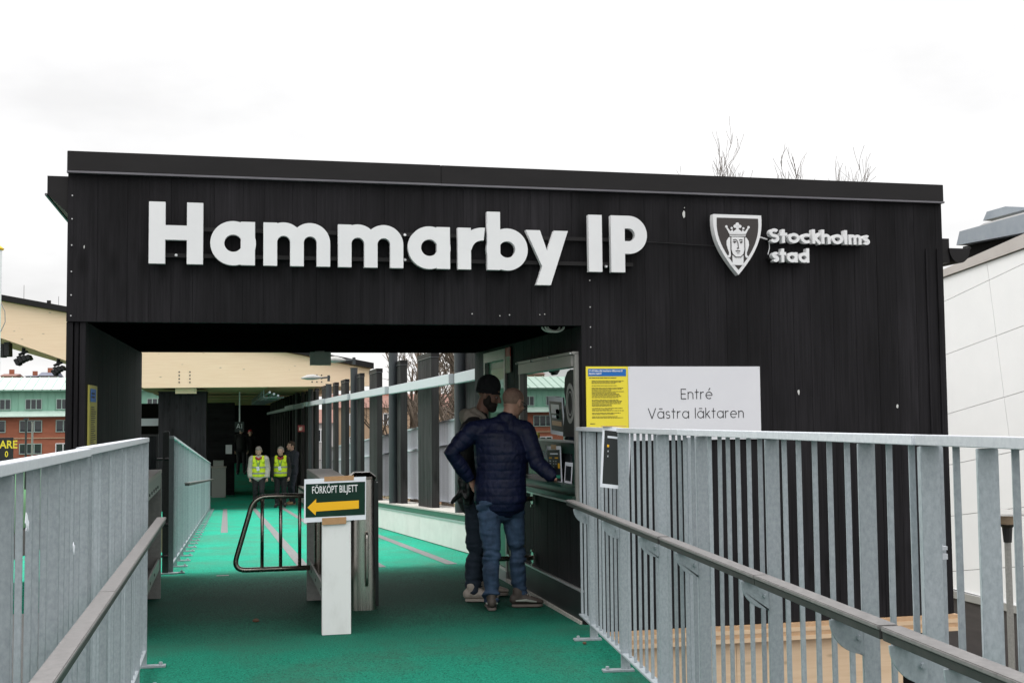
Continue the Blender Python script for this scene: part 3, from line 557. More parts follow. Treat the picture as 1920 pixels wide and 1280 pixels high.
# local frame: x along the fence, y across (towards the walkway = +y)
bal_me = {}; post_me = {}; plate_me = None; brk_me = None; small_me = []
def fence_panel(label, P0, P1, side, h=1.45, zb=.10, post_at=(0, 1), pitch=.135, rail_h=None, nm='ramp_fence', small=False, noend=False, mt='galv', group=None, solo=999, end_plates=True, plates=True, mid=None):
    """P0, P1: ground points on the walkway; side: +1 when the walkway lies left of P0->P1"""
    global plate_me, brk_me
    P0, P1 = Vector(P0), Vector(P1); Lh = math.hypot(P1.x - P0.x, P1.y - P0.y); an = math.atan2(P1.y - P0.y, P1.x - P0.x)
    o = thing(nm, label, 'fence', P0, an, group); sl = (P1.z - P0.z) / Lh
    def bld(mb, name, mtn, bev=0): return link(name, mb.mesh(name, MT[mtn], bevel=bev), o)
    bld(MB().bar((-.02, 0, h - .014), (Lh + .02, 0, h - .014 + sl * Lh), .055, .028), 'top_rail', 'galv_light' if mt == 'galv' else mt, .002)
    bld(MB().bar((0, 0, zb), (Lh, 0, zb + sl * Lh), .05, .012), 'bottom_rail', mt, .002)
    if mid: bld(MB().bar((0, 0, mid), (Lh, 0, mid + sl * Lh), .045, .03), 'middle_rail', mt, .002)
    key = (round(h, 3), mt)
    if key not in bal_me:
        bal_me[key] = flat_bar_mesh(.008, .018, h - .028 - zb - .006, MT[mt]); post_me[key] = flat_bar_mesh(.012, .054, h - .03 - .012, MT[mt])
    if plate_me is None:
        q = MB(); q.box(-.03, .03, -.05, .14, .0, .012)
        for yy in (-.02, .11): q.cyl(0, yy, .012, .030, .012, 6)
        plate_me = q.mesh('foot_plate', MT['galv'], bevel=.001)
        q = MB(); pts = [(0.03, 0), (.135, 0)] + [(.03 + .105 * math.cos(math.radians(-t)), .105 * math.sin(math.radians(-t))) for t in range(10, 91, 10)] + [(.03, -.112)]
        q.prism(pts, -.004, .004, 'x'); q.tube([(-.014, .045, -.055), (.010, .045, -.055)], .009, 6); brk_me = q.mesh('rail_bracket', MT['galv'], bevel=.001); q = MB().box(-.004, .004, .03, .10, -.014, .0); small_me.append(q.mesh('rail_bracket', MT['galv_light'], bevel=.001))
    xs = [t * Lh for t in post_at]
    for x in xs:
        if noend and x in (xs[0], xs[-1]): continue
        p = link('post', post_me[key], o, (x, 0, .012 + sl * x))
        if plates: link('foot_plate', plate_me, p, (0, 0, -.011), (0, 0, 0 if side > 0 else PI))
        if rail_h and x < xs[-1]: link('rail_bracket', small_me[0] if small else brk_me, o, (x + .012, 0, rail_h - .012 + sl * x), (0, 0, 0 if side > 0 else PI))
    far = MB(); nfar = 0; cnt = 0
    for a, b in zip(xs[:-1], xs[1:]):
        n = max(1, round((b - a) / pitch))
        for k in range(0 if noend and a == xs[0] else 1, n + (1 if noend and b == xs[-1] else 0)):
            x = a + (b - a) * k / n; z = zb + .007 + sl * x
            if cnt < solo:
                q = link('baluster', bal_me[key], o, (x, 0, z)); q.rotation_euler = (R.uniform(-.003, .003), 0, R.uniform(-.04, .04))
            else:
                far.box(x - .004, x + .004, -.011, .011, z, z + h - .034 - zb); nfar += 1
            cnt += 1
    if nfar: tag(bld(far, 'far_balusters', mt), kind='stuff')
    return o, Lh, sl
def handrail(o, segs, z, off, side, sl=0, r0=.022):
    for a, b in segs:
        m = MB().bar((a, side * off, z + .006 + sl * a), (b, side * off, z + .006 + sl * b), .060, .014)
        hr_ = link('handrail', m.mesh('handrail', MT['handrail'], bevel=.003), o)
        link('rail_bar', MB().bar((a, side * off, z - .0135 + sl * a), (b, side * off, z - .0135 + sl * b), .050, .024).mesh('rail_bar', MT['rail_dark'], bevel=.002), hr_)
# right ramp fence: two panels in line
def rp(Y): return (RFX(Y), Y, fz(Y))
RA, RB, RC_, RD = 8.42, 5.53, 2.95, 0.2
o, Lh, sl = fence_panel('galvanised right-hand ramp fence panel ending at the ticket building corner', rp(RA), rp(RB), -1, post_at=(.004, .16, .515, .86, .988), noend=True, rail_h=.905, group='ramp fence panels')
handrail(o, [(.12, 1.6), (1.604, Lh - .002)], .92, .10, -1, sl)
o, Lh, sl = fence_panel('middle panel of the right-hand ramp fence in front of the plywood base', rp(RB - .03), rp(RC_ + .03), -1, post_at=(.012, .13, .515, .86, .985), noend=True, rail_h=.905, group='ramp fence panels')
handrail(o, [(.002, 1.45), (1.454, Lh - .002)], .92, .10, -1, sl)
q = rp(RB); m = MB().bar((q[0] + .045, q[1], q[2] + .0), (q[0] + .045, q[1], q[2] + 1.41), .055, .05, up=(0, 1, 0)).build('joint_post', MT['galv'], o_ := None, bevel=.004)
tag(m, 'broad galvanised joint post between the two right-hand fence panels', 'post')
for zz in (.12, .80): MB().tube([(q[0] + .03, q[1] - .05, zz), (q[0] + .03, q[1] - .07, zz)], .012, 6).build('bolt', MT['galv_light'], m)
o, Lh, sl = fence_panel('right-hand ramp fence panel nearest the viewer, before the white hall', rp(RC_ - .03), rp(RD), -1, post_at=(.002, .115, .45, .8, .99), rail_h=.905, group='ramp fence panels')
handrail(o, [(-.045, Lh)], .92, .10, -1, sl)
q = rp(RC_)
j = MB().box(q[0] - .01, q[0] + .055, q[1] - .012, q[1] + .016, q[2] + .0, q[2] + 1.418).build('joint_post', MT['galv'], None, bevel=.002)
tag(j, 'galvanised joint post with a welded clip near the right edge', 'post')
MB().box(q[0] - .012, q[0] + .04, q[1] - .04, q[1] - .013, 1.10, 1.115).box(q[0] - .012, q[0] + .04, q[1] - .04, q[1] - .013, 1.125, 1.135).build('clip', MT['galv_light'], j)
# left ramp fence
LX = -.52
o, Lh, sl = fence_panel('galvanised left-hand ramp fence panel nearest the viewer', (LX, .6, fz(.6)), (LX, 4.62, fz(4.62)), -1, post_at=(.01, .2, .4, .6, .8, .99), rail_h=.87, h=1.415, small=True, group='ramp fence panels')
handrail(o, [(0, Lh)], .885, .09, -1, sl)
o, Lh, sl = fence_panel('galvanised left-hand ramp fence panel beside the black building pier', (LX, 4.66, fz(4.66)), (LX, 7.88, fz(7.88)), -1, post_at=(.008, .2, .4, .6, .8, .992), rail_h=.87, h=1.42, small=True, group='ramp fence panels')
handrail(o, [(-.038, Lh + .32)], .885, .09, -1, sl)
# torn stickers on the left fence
s1_, s2_ = onX(50, 980, LX + .036), onX(138, 1026, LX + .036)
for y, z, s, lab in ((s1_.y, s1_.z, .030, 'torn white sticker on the near left fence bars'), (s2_.y, s2_.z, .024, 'small ragged white paper scrap stuck on the left fence nearer the building')):
    pts = [(y + s * (.3 + .8 * R.random()) * math.cos(a), z + s * (.2 + 1.0 * R.random()) * math.sin(a)) for a in [2 * PI * k / 9 for k in range(9)]]
    tag(MB().prism(pts, LX + .036, LX + .0375, 'x').build('sticker', MT['paper']), lab, 'sticker')
# long deck fence on the left beyond the passage
a, b = (-.58, 12.80, fz(12.8)), (-.577, 37.5, fz(37.5))
npost = 27
o, Lh, sl = fence_panel('long galvanised fence on the left of the green walkway, ending at the black kiosks', a, b, -1, h=1.40, post_at=[k / npost for k in range(npost + 1)], rail_h=None, solo=70, nm='deck_fence')
handrail(o, [(1.7, 9), (9.004, 17.3), (17.304, Lh + .3)], .90, .10, -1, sl)
gp = MB().box(-.66, -.60, 12.72, 12.79, fz(12.7), fz(12.7) + 1.44).build('gate_post', MT['galv_dark'], None, bevel=.003); tag(gp, 'dark steel gate post at the near end of the long left fence', 'post')
for z in (.18, .50, 1.16): MB().tube([(-.72, 12.74, fz(12.7) + z), (-.66, 12.74, fz(12.7) + z)], .012, 8).tube([(-.64, 12.705, fz(12.7) + z), (-.60, 12.705, fz(12.7) + z)], .016, 8).build('hinge', MT['black'], gp)
MB().box(-.72, -.50, 12.70, 12.76, fz(12.7) + .001, fz(12.7) + .014).build('foot_plate', MT['galv_light'], gp)
g = thing('side_gate', 'dark framed side gate behind the left turnstile', 'gate', (-.85, 12.9, fz(12.9)))
z0 = fz(12.9)
MB().box(-1.05, -.735, 12.9, 12.92, z0 + 1.40, z0 + 1.42).box(-.735, -.715, 12.9, 12.92, z0 + .1, z0 + 1.42).box(-1.05, -.735, 12.9, 12.92, z0 + .1, z0 + .12).build('frame', MT['galv_dark'], g)
MB().box(-1.05, -.735, 12.906, 12.914, z0 + .12, z0 + 1.40).build('panel', MT['glass_dark'], g)
MB().cyl(-.90, 12.895, z0 + .88, z0 + .905, .014, 10).build('knob', MT['white'], g)
tag(MB().box(-.76, -.665, 13.1, 13.13, fz(13.1) + .2, fz(13.1) + .52).build('plywood_board', MT['lam0'], None), 'pale plywood board behind the dark gate post', 'board')
# galvanised fence outside the column wall
o, Lh, sl = fence_panel('pale galvanised fence seen in pieces between the black fins', (WX(13) + .36, 13.0, fz(13) + .50), (WX(37.4) + .36, 37.4, fz(37.4) + .50), 1, h=1.24, zb=.03, post_at=[k / 22 for k in range(23)], pitch=.085, nm='outer_fence', mt='galv_light', solo=60, plates=False, mid=.86)

# ================================================================== facade lettering
SGN = thing('name_sign', 'raised white letters reading Hammarby IP across the black facade', 'sign', (1.2, FY, 2.55))
YF_, YB_ = FY - .095, FY - .046
zb_, xh_, cp_ = 2.5545, 2.857, 2.980
class Letter(MB):
    def __init__(s): super().__init__(); s.k = 0
    def front(s): s.k += 1; return YF_ - .0003 * s.k
    def rect(s, x0, x1, z0, z1): s.box(x0, x1, s.front(), YB_, z0, z1); return s
    def poly(s, p): s.prism(p, s.front(), YB_, 'y'); return s
    def arc(s, cx, cz, ro, ri, a0, a1, n=28): s.ring(cx, cz, ro, ri, a0, a1, s.front(), YB_, n, 'y'); return s
    def done(s): return s.build('letter', MT['white'], SGN)
sw = .097
L_ = Letter(); x0, x1 = -.543, -.184; L_.rect(x0, x0 + .108, zb_, cp_).rect(x1 - .108, x1, zb_, cp_).rect(x0 + .1, x1 - .1, zb_ + .165, zb_ + .265).done()
def let_a(x0, x1):
    r = (xh_ - zb_) / 2 + .003; L_ = Letter(); L_.arc(x0 + r, zb_ + r - .003, r, r - .094, 0, 360, 44).rect(x1 - sw, x1, zb_, xh_).done()
let_a(-.136, .166); let_a(1.238, 1.543)
def let_m(x0, x1):
    L_ = Letter(); g = (x1 - x0 - 3 * .094) / 2; ro = g / 2 + .094; cz = xh_ + .003 - ro
    L_.rect(x0, x0 + .094, zb_, xh_)
    for i in range(2):
        cx = x0 + .094 + g / 2 + i * (g + .094); L_.arc(cx, cz, ro, g / 2, 0, 180, 24).rect(cx + g / 2, cx + ro, zb_, cz + .001)
    L_.done()
let_m(.2235, .6845); let_m(.7405, 1.2035)
x0, x1 = 1.600, 1.793; L_ = Letter(); L_.rect(x0, x0 + sw, zb_, xh_).arc(x1 - .010, xh_ + .004 - .175, .175, .082, 84, 172, 14).done()
x0, x1 = 1.818, 2.121; r = (xh_ - zb_) / 2 + .003; L_ = Letter(); L_.arc(x1 - r, zb_ + r - .003, r, r - .094, 0, 360, 44).rect(x0, x0 + sw, zb_, cp_).done()
x0, x1 = 2.108, 2.428; L_ = Letter(); L_.poly([(x0, xh_ - .004), (x0 + .107, xh_ - .004), (x0 + .168, xh_ - .178), (x0 + .203, xh_ - .098), (x0 + .15, zb_ - .03)])
L_.poly([(x1 - .106, xh_ - .004), (x1, xh_ - .004), (x0 + .185, zb_ - .105), (x0 + .075, zb_ - .105)]).done()
L_ = Letter(); L_.rect(2.588, 2.692, zb_, cp_).done()
x0, x1 = 2.762, 3.045; L_ = Letter(); ro = .143; cx = x1 - ro; L_.rect(x0, x0 + .108, zb_, cp_).rect(x0 + .1, cx + .001, cp_ - .095, cp_).rect(x0 + .1, cx + .001, cp_ - 2 * ro, cp_ - 2 * ro + .095).arc(cx, cp_ - ro, ro, ro - .095, -90, 90, 24).done()
for zz in (2.605, 2.79): MB().box(-.50, 2.95, FY - .0455, FY - .014, zz, zz + .028).build('mounting_rail', MT['fascia'], SGN)
for x, z in ((-.364, 2.62), (1.222, 2.80), (1.222, 2.62), (2.735, 2.60), (2.83, 2.79), (-.36, 2.8)):
    MB().tube([(x, FY - .046, z), (x, FY - .062, z)], [.011, .008], 10).build('rail_bolt', MT['white'], SGN)
cb_ = MB().tube([(2.96, FY - .018, 2.80), (3.2, FY - .012, 2.795), (3.45, FY - .012, 2.785), (3.62, FY - .02, 2.78)], .004, 6).build('cable', MT['black_gloss'], None)
tag(cb_, 'thin black cable between the big letters and the shield', 'cable')
# ---- shield
SH = thing('city_shield', 'shield-shaped city crest with a crowned head in white on dark brown', 'sign', (3.77, FY, 2.78))
def shield(s=1.0, cx=3.775, ct=3.012):
    hw, hh = .197 * s, .462 * s; top = ct - .231 + .231 * s
    p = [(cx - hw, top), (cx + hw, top)]
    for k in range(1, 13):
        t = k / 12; p.append((cx + hw * (1 - t ** 2.1) * (1 + .06 * math.sin(PI * t)), top - hh * t))
    return p + [(2 * cx - u, v) for u, v in p[2:-1][::-1]]
yf = FY - .105
MB().prism(shield(), yf, FY - .042, 'y').build('body', MT['white'], SH)
for x_, z_ in ((3.68, 2.94), (3.87, 2.94), (3.775, 2.64)): MB().tube([(x_, FY - .043, z_), (x_, FY - .001, z_)], .012, 8).build('standoff', MT['fascia'], SH)
MB().prism([(u, v + .006) for u, v in shield(.86)], yf - .0015, yf + .002, 'y').build('field', MT['brown'], SH)
hx, hz = 3.772, 2.775
em = MB()
em.prism([(hx - .055, hz + .065), (hx - .055, hz - .03), (hx - .045, hz - .065), (hx - .02, hz - .088), (hx + .02, hz - .088), (hx + .045, hz - .065), (hx + .055, hz - .03), (hx + .055, hz + .065)], yf - .005, yf - .001, 'y')   # face
em.prism([(hx - .046, hz - .075), (hx + .046, hz - .075), (hx + .044, hz - .135), (hx + .052, hz - .150), (hx - .052, hz - .150), (hx - .044, hz - .135)], yf - .0035, yf - .001, 'y')   # neck
for s in (-1, 1):                                          # hair
    q = [(.060, .064), (.074, .060), (.090, .035), (.092, .005), (.082, -.03), (.072, -.055), (.074, -.075), (.086, -.080), (.080, -.093), (.066, -.093), (.058, -.078), (.061, -.03)]
    em.prism([(hx + s * u, hz + v) for u, v in q], yf - .0045, yf - .001, 'y')
em.prism([(hx - .064, hz + .070), (hx + .064, hz + .070), (hx + .068, hz + .090), (hx - .068, hz + .090)], yf - .0055, yf - .001, 'y')
q = [(-.070, .092), (.070, .092), (.096, .138), (.086, .142), (.060, .108), (.040, .122), (.036, .106), (.010, .125), (.014, .150), (-.014, .150), (-.010, .125), (-.036, .106), (-.040, .122), (-.060, .108), (-.086, .142), (-.096, .138)]
em.prism([(hx + u, hz + v) for u, v in q], yf - .0050, yf - .001, 'y')
for u, v, r in ((0, .163, .014), (-.020, .147, .013), (.020, .147, .013), (-.091, .142, .010), (.091, .142, .010), (-.048, .132, .009), (.048, .132, .009)):
    em.ring(hx + u, hz + v, r, .0005, 0, 360, yf - .0062 - r * .02, yf - .001, 14)
em.build('crowned_head', MT['white'], SH)
ln = MB()
def line2(p, wd=.006, y=yf - .0065):
    for (a, b), (c, d) in zip(p[:-1], p[1:]): ln.bar((hx + a, y, hz + b), (hx + c, y, hz + d), .0016, wd, up=(Vector((0, 1, 0)).cross(Vector((c - a, 0, d - b)))))
line2([(-.056, .066), (-.057, -.03), (-.046, -.066), (-.02, -.089), (.02, -.089), (.046, -.066), (.057, -.03), (.056, .066)])
line2([(-.040, .040), (-.022, .046), (-.008, .040), (.0, .020), (.004, -.015), (-.008, -.024), (.010, -.022)]); line2([(.040, .040), (.024, .046), (.010, .040)])
line2([(-.040, .026), (-.026, .031), (-.012, .026)], .005); line2([(.040, .026), (.028, .031), (.016, .026)], .005)
line2([(-.020, -.044), (-.006, -.041), (.004, -.043), (.018, -.043)], .007); line2([(-.008, -.058), (.010, -.058)], .004)
for s in (-1, 1): ln.ring(hx + s * .026, hz + .024, .007, .0005, 0, 360, yf - .008, yf - .005, 10)
line2([(-.075, .081), (.075, .081)], .004)
ln.build('drawn_lines', MT['brown'], SH)
# ---- stroke lettering (x-height 1)
def arcp(cx, cy, rx, ry, a0, a1, n=12): return [(cx + rx * math.cos(math.radians(a0 + (a1 - a0) * k / n)), cy + ry * math.sin(math.radians(a0 + (a1 - a0) * k / n))) for k in range(n + 1)]
def glyph(ch, w):
    h = w / 2; A = 1.42; r = .5 - h; C = 1.40; f = lambda *s: list(s)
    if ch == 'o': return f(arcp(.5, .5, r, r, 0, 360, 26)), 1.0
    if ch == 'c': return f(arcp(.5, .5, r, r, 48, 312, 22)), .88
    if ch in 'aā': return f(arcp(.5, .5, r, r, 0, 360, 26), [(1 - h, 0), (1 - h, 1)]) + ([[(.28, 1.32), (.76, 1.32)]] if ch == 'ā' else []), 1.0
    if ch == 'd': return f(arcp(.5, .5, r, r, 0, 360, 26), [(1 - h, 0), (1 - h, A)]), 1.0
    if ch == 'e' or ch == 'é': return f([(h * 1.2, .5), (1 - h, .5)], arcp(.5, .5, r, r, 0, 310, 24)) + ([[(.46, 1.18), (.66, 1.5)]] if ch == 'é' else []), 1.0
    if ch in 'hn': q = .40; return f([(h, 0), (h, A if ch == 'h' else 1)], arcp(q, 1 - q, q - h, q - h, 180, 0, 14) + [(2 * q - h, 0)]), 2 * q
    if ch == 'm': q = .36; return f([(h, 0), (h, 1)], arcp(q, 1 - q, q - h, q - h, 180, 0, 14) + [(2 * q - h, 0)], arcp(3 * q - w, 1 - q, q - h, q - h, 180, 0, 14) + [(4 * q - w - h, 0)]), 4 * q - w
    if ch == 'r': return f([(h, 0), (h, 1)], arcp(.42, .58, .42 - h, .42 - h, 180, 75, 9)), .55
    if ch == 't': return f([(.26, 0), (.26, 1.34)], [(0, 1 - h), (.56, 1 - h)]), .56
    if ch == 'l': return f([(h, 0), (h, A)]), w
    if ch == 'k': return f([(h, 0), (h, A)], [(h, .40), (.62, 1)], [(.24, .56), (.68, 0)]), .72
    if ch == 's' or ch == 'S':
        H_ = 1.0 if ch == 's' else C; W_ = .66 if ch == 's' else .86; q = (H_ - w) / 4; rx = W_ / 2 - h
        return f(arcp(W_ / 2, H_ - h - q, rx, q, 35, 270, 16) + arcp(W_ / 2, h + q, rx, q, 90, -145, 16)[1:]), W_
    if ch == 'E': return f([(h, 0), (h, C)], [(h, C - h), (.74, C - h)], [(h, .72), (.68, .72)], [(h, h), (.74, h)]), .76
    if ch == 'V': return f([(.02, C), (.56, 0)], [(.56, 0), (1.10, C)]), 1.12
    if ch == 'A': return f([(.02, 0), (.52, C)], [(.52, C), (1.02, 0)], [(.2, .42), (.84, .42)]), 1.04
    if ch == '1': return f([(.02, 1.1), (.32, C), (.32, 0)]), .4
    return [], .45
def stroke_prism(mb, pts, w, y0, y1):
    closed = (Vector(pts[0]) - Vector(pts[-1])).length < 1e-6; n = len(pts) - (1 if closed else 0); Lp, Rp = [], []
    for i in range(n):
        if closed: a, b = Vector(pts[i - 1 if i else n - 1]), Vector(pts[(i + 1) % n])
        else: a, b = Vector(pts[max(i - 1, 0)]), Vector(pts[min(i + 1, n - 1)])
        t = (b - a).normalized(); nn = Vector((-t.y, t.x)); c = Vector(pts[i])
        Lp.append(c + nn * w / 2); Rp.append(c - nn * w / 2)
    vs = []
    for a, b in zip(Lp, Rp): vs += [(a.x, y0, a.y), (b.x, y0, b.y), (a.x, y1, a.y), (b.x, y1, b.y)]
    fs = []
    for i in range(n if closed else n - 1):
        a = 4 * i; b = 4 * ((i + 1) % n); fs += [(a, b, b + 1, a + 1), (a + 2, a + 3, b + 3, b + 2), (a, a + 2, b + 2, b), (a + 1, b + 1, b + 3, a + 3)]
    if not closed: e = 4 * (n - 1); fs += [(0, 1, 3, 2), (e, e + 2, e + 3, e + 1)]
    mb.add(vs, fs)
def text_width(s, w, gap): return sum((glyph(c, w)[1] if c != ' ' else .45) + gap for c in s) - gap
def stroke_text(s, x, z, xh, w, gap, yfront, yback, parent, mt, name='letter', one=False, width=None):
    k = (width / text_width(s, w, gap) / xh) if width else 1.0
    allm = MB()
    for c in s:
        g, adv = glyph(c, w); mb = allm if one else MB()
        for i, st_ in enumerate(g): stroke_prism(mb, [(x + u * xh * k, z + v * xh) for u, v in st_], w * xh, yfront - .0003 * (i + 1), yback)
        if g and not one: mb.build(name, MT[mt], parent)
        x += (adv + gap) * xh * k
    if one: allm.build(name, MT[mt], parent)
ST = thing('city_lettering', 'small raised white lettering Stockholms stad beside the shield', 'sign', (4.3, FY, 2.72))
for z_ in (2.84, 2.69): MB().box(4.05, 4.88 if z_ > 2.8 else 4.36, FY - .051, FY - .002, z_ - .008, z_ + .008).build('mounting_rail', MT['fascia'], ST)
stroke_text('Stockholms', 4.035, 2.805, .0785, .30, .05, FY - .105, FY - .052, ST, 'white', width=.86)
stroke_text('stad', 4.055, 2.655, .0785, .30, .05, FY - .105, FY - .052, ST, 'white', width=.315)
tag(MB().tube([(3.965, FY - .03, 2.865), (4.0, FY - .04, 2.85), (4.05, FY - .04, 2.838)], .006, 6).tube([(4.06, FY - .05, 2.81), (4.066, FY - .04, 2.77), (4.05, FY - .045, 2.72)], .004, 6).build('cable', MT['white']), 'short white cable from the shield to the small lettering', 'cable')

# ================================================================== notices on the facade
def text_obj(s, size, mt, parent, loc, rot=(PI / 2, 0, 0), sx=1.0, off=0.0, name='lettering', align='LEFT', ext=.0006):
    c = bpy.data.curves.new('t', 'FONT'); c.body = s; c.size = size; c.extrude = ext; c.offset = off; c.align_x = align; c.resolution_u = 3; c.space_line = .95
    t = bpy.data.objects.new('t', c); COL.objects.link(t); bpy.context.view_layer.update()
    me = bpy.data.meshes.new_from_object(t.evaluated_get(bpy.context.evaluated_depsgraph_get())); bpy.data.objects.remove(t); bpy.data.curves.remove(c)
    me.name = name; me.materials.clear(); me.materials.append(MT[mt])
    for v in me.vertices: v.co.x *= sx
    o = wloc(parent) if parent else Vector((0, 0, 0))
    return link(name, me, parent, Vector(loc) - o, rot)
def greek(mb, x0, x1, z0, z1, n, y, h=.5, ragged=.35, ax='y'):
    """rows of unreadably small print as broken bars"""
    dz = (z1 - z0) / n
    for i in range(n):
        if R.random() < .09: continue
        z = z1 - dz * (i + .5); e = x0 + (x1 - x0) * (1 - ragged * R.random()); u = x0
        while u < e - .004:
            wl = min(R.uniform(.008, .034), e - u)
            if ax == 'y': mb.box(u, u + wl - .003, y, y + .0008, z - dz * h / 2, z + dz * h / 2)
            else: mb.box(y, y + .0008, u, u + wl - .003, z - dz * h / 2, z + dz * h / 2)
            u += wl
yn = thing('yellow_notice', 'yellow notice with a blue header screwed on the facade beside the white sign', 'notice', (2.74, FY, 1.6))
MB().box(2.578, 2.905, FY - .016, FY - .005, 1.385, 1.855).build('board', MT['yellow'], yn)
MB().box(2.594, 2.890, FY - .0175, FY - .0155, 1.783, 1.838).build('header', MT['blue'], yn)
text_obj('Vi vill hälsa alla besökare välkomna till\ndagens match!', .0215, 'white', yn, (2.599, FY - .0182, 1.816), sx=.80, off=.0004)
gk = MB(); greek(gk, 2.60, 2.84, 1.765, 1.775, 1, FY - .0172, .5); greek(gk, 2.62, 2.878, 1.46, 1.752, 33, FY - .0172, .42, .45); greek(gk, 2.605, 2.65, 1.425, 1.435, 1, FY - .0172); gk.build('small_print', MT['ink'], yn)
en = thing('entrance_sign', 'white rectangular sign reading Entré Västra läktaren on the black facade', 'sign', (3.4, FY, 1.6))
MB().box(2.9065, 3.972, FY - .020, FY - .005, 1.30, 1.855).build('board', MT['board'], en)
stroke_text('Entré', 3.322, 1.608, .056, .105, .22, FY - .0212, FY - .0195, en, 'ink', width=.256)
stroke_text('Vāstra lāktaren', 3.058, 1.463, .056, .105, .22, FY - .0212, FY - .0195, en, 'ink', width=.772)
for x in (2.918, 3.96): MB().tube([(x, FY - .021, 1.842), (x, FY - .0195, 1.842)], .004, 8).build('screw', MT['alu'], en)
# matching notice on the inner face of the left pier
ln_ = thing('yellow_notice', 'faded yellow notice with blue header inside the left pier of the passage', 'notice', (-.93, 8.9, 1.3))
xa = lambda y: OL + (-.86 - OL) * (y - FY) / (BY - FY) + .004
MB().hexa([(xa(8.66), 8.66, 1.0), (xa(8.66) + .012, 8.66, 1.0), (xa(9.06) + .012, 9.06, 1.0), (xa(9.06), 9.06, 1.0), (xa(8.66), 8.66, 1.735), (xa(8.66) + .012, 8.66, 1.735), (xa(9.06) + .012, 9.06, 1.735), (xa(9.06), 9.06, 1.735)]).build('board', MT['yellow_faded'], ln_)
MB().box(xa(8.9) + .011, xa(8.9) + .0145, 8.69, 9.03, 1.62, 1.71).build('header', MT['blue'], ln_)
gk = MB(); greek(gk, 8.70, 9.03, 1.05, 1.59, 36, xa(8.9) + .0138, .4, .45, 'x'); greek(gk, 8.71, 8.98, 1.64, 1.69, 2, xa(8.9) + .0149, .5, .3, 'x'); gk.build('small_print', MT['ink'], ln_)

# ================================================================== small things in the passage
eb = thing('emergency_lamp', 'grey-green square lamp box hanging from the passage ceiling', 'lamp', (.89, 12.2, 2.16))
MB().box(.785, .995, 12.2, 12.235, 2.02, 2.155).build('box', MT['greybox'], eb, bevel=.003); MB().tube([(.885, 12.24, 2.165), (.885, 12.29, 2.165)], .048, 20).build('mount', MT['greybox'], eb)
b = MB()
for k, (r_, dx) in enumerate(((.075, 0), (.062, .012), (.07, -.02))): b.tube([(2.40 + dx + r_ * math.cos(a), 8.75 + .02 * k, 2.168 + .55 * r_ * math.sin(a)) for a in [math.radians(-180 + 18 * j) for j in range(11)]], .007, 6)
tag(b.build('cable_coil', MT['greybox']), 'loops of pale cable hanging under the lintel at its right end', 'cable')
p = onX(953, 650, OR_); q = onX(953, 700, OR_)
rn = thing('wall_notice', 'narrow faded notice with a red top between the green door and the window', 'notice', (OR_, 10.9, 2.0))
MB().box(OR_ - .022, OR_ - .012, 10.80, 10.99, 1.895, 2.045).build('sheet', MT['pale_red'], rn); MB().box(OR_ - .022, OR_ - .012, 10.80, 10.99, 2.0455, 2.13).build('red_top', MT['red'], rn)
# U-shaped barrier on the wall beside the ticket window
ub = thing('wall_barrier', 'dark tubular barrier projecting from the wall under the ticket window', 'barrier', (OR_, 10.0, .3))
MB().tube([(OR_ - .025, 10.0, .785), (2.30, 10.0, .785), (2.22, 10.0, .75), (2.18, 10.0, .66), (2.12, 10.0, .40), (2.13, 10.0, .32), (2.22, 10.0, .285), (OR_ - .025, 10.0, .285)], .021, 12).build('tube', MT['steel_dark'], ub, smooth=True)
for z in (.285, .785): MB().tube([(OR_ - .03, 10.0, z), (OR_ - .022, 10.0, z)], .05, 16).tube([(OR_ - .04, 10.0, z + .06), (OR_ - .02, 10.0, z + .06)], .012, 8).tube([(OR_ - .04, 10.0, z - .06), (OR_ - .02, 10.0, z - .06)], .012, 8).build('flange', MT['steel'], ub)
MB().tube([(2.33, 10.0, .285), (2.33, 10.0, .785)], .014, 10).build('bar', MT['steel_dark'], ub)
# posters at the ticket window
def poster(name, label, cat, cx, cz, wd, ht, mkp, tilt=0, parent_loc=None, bw=.02, rings=False):
    """portrait sheet in local (u, v); mkp maps to the world"""
    t = thing(name, label, cat, parent_loc)
    def sheet(nm, u0, u1, v0, v1, d, mt):
        m = MB(); pts = []
        for j in range(5):
            for i in range(2):
                u = (u0, u1)[i]; v = v0 + (v1 - v0) * j / 4; pts.append((u, v))
        for dd in (d, d - .0012):
            m.v += [tuple(mkp(u, v, dd)) for u, v in pts]
        n = len(pts)
        for j in range(4):
            a = 2 * j; m.f += [(a, a + 1, a + 3, a + 2), (n + a, n + a + 2, n + a + 3, n + a + 1), (a, a + 2, n + a + 2, n + a), (a + 1, n + a + 1, n + a + 3, a + 3)]
        m.f += [(0, n, n + 1, 1), (n - 2, n - 1, 2 * n - 1, 2 * n - 2)]
        return m.build(nm, MT[mt], t)
    sheet('sheet', -wd / 2, wd / 2, -ht / 2, ht / 2, 0, 'paper')
    sheet('print', -wd / 2 + bw, wd / 2 - bw, -ht / 2 + bw * 1.6, ht / 2 - bw * 1.8, .0016, 'poster_black')
    return t, sheet
kx = OR_ - .034
t, sh = poster('price_poster', 'white-edged price poster with dark print taped below the ticket window', 'poster', 0, 0, .25, .375, lambda u, v, d: Vector((kx - d, 9.24 - u * 1.75 + v * .10, 1.10 + v * .80 + u * .05)), 0, (kx, 9.22, 1.085))
sh('title', -.06, .075, .105, .118, .0030, 'paper')
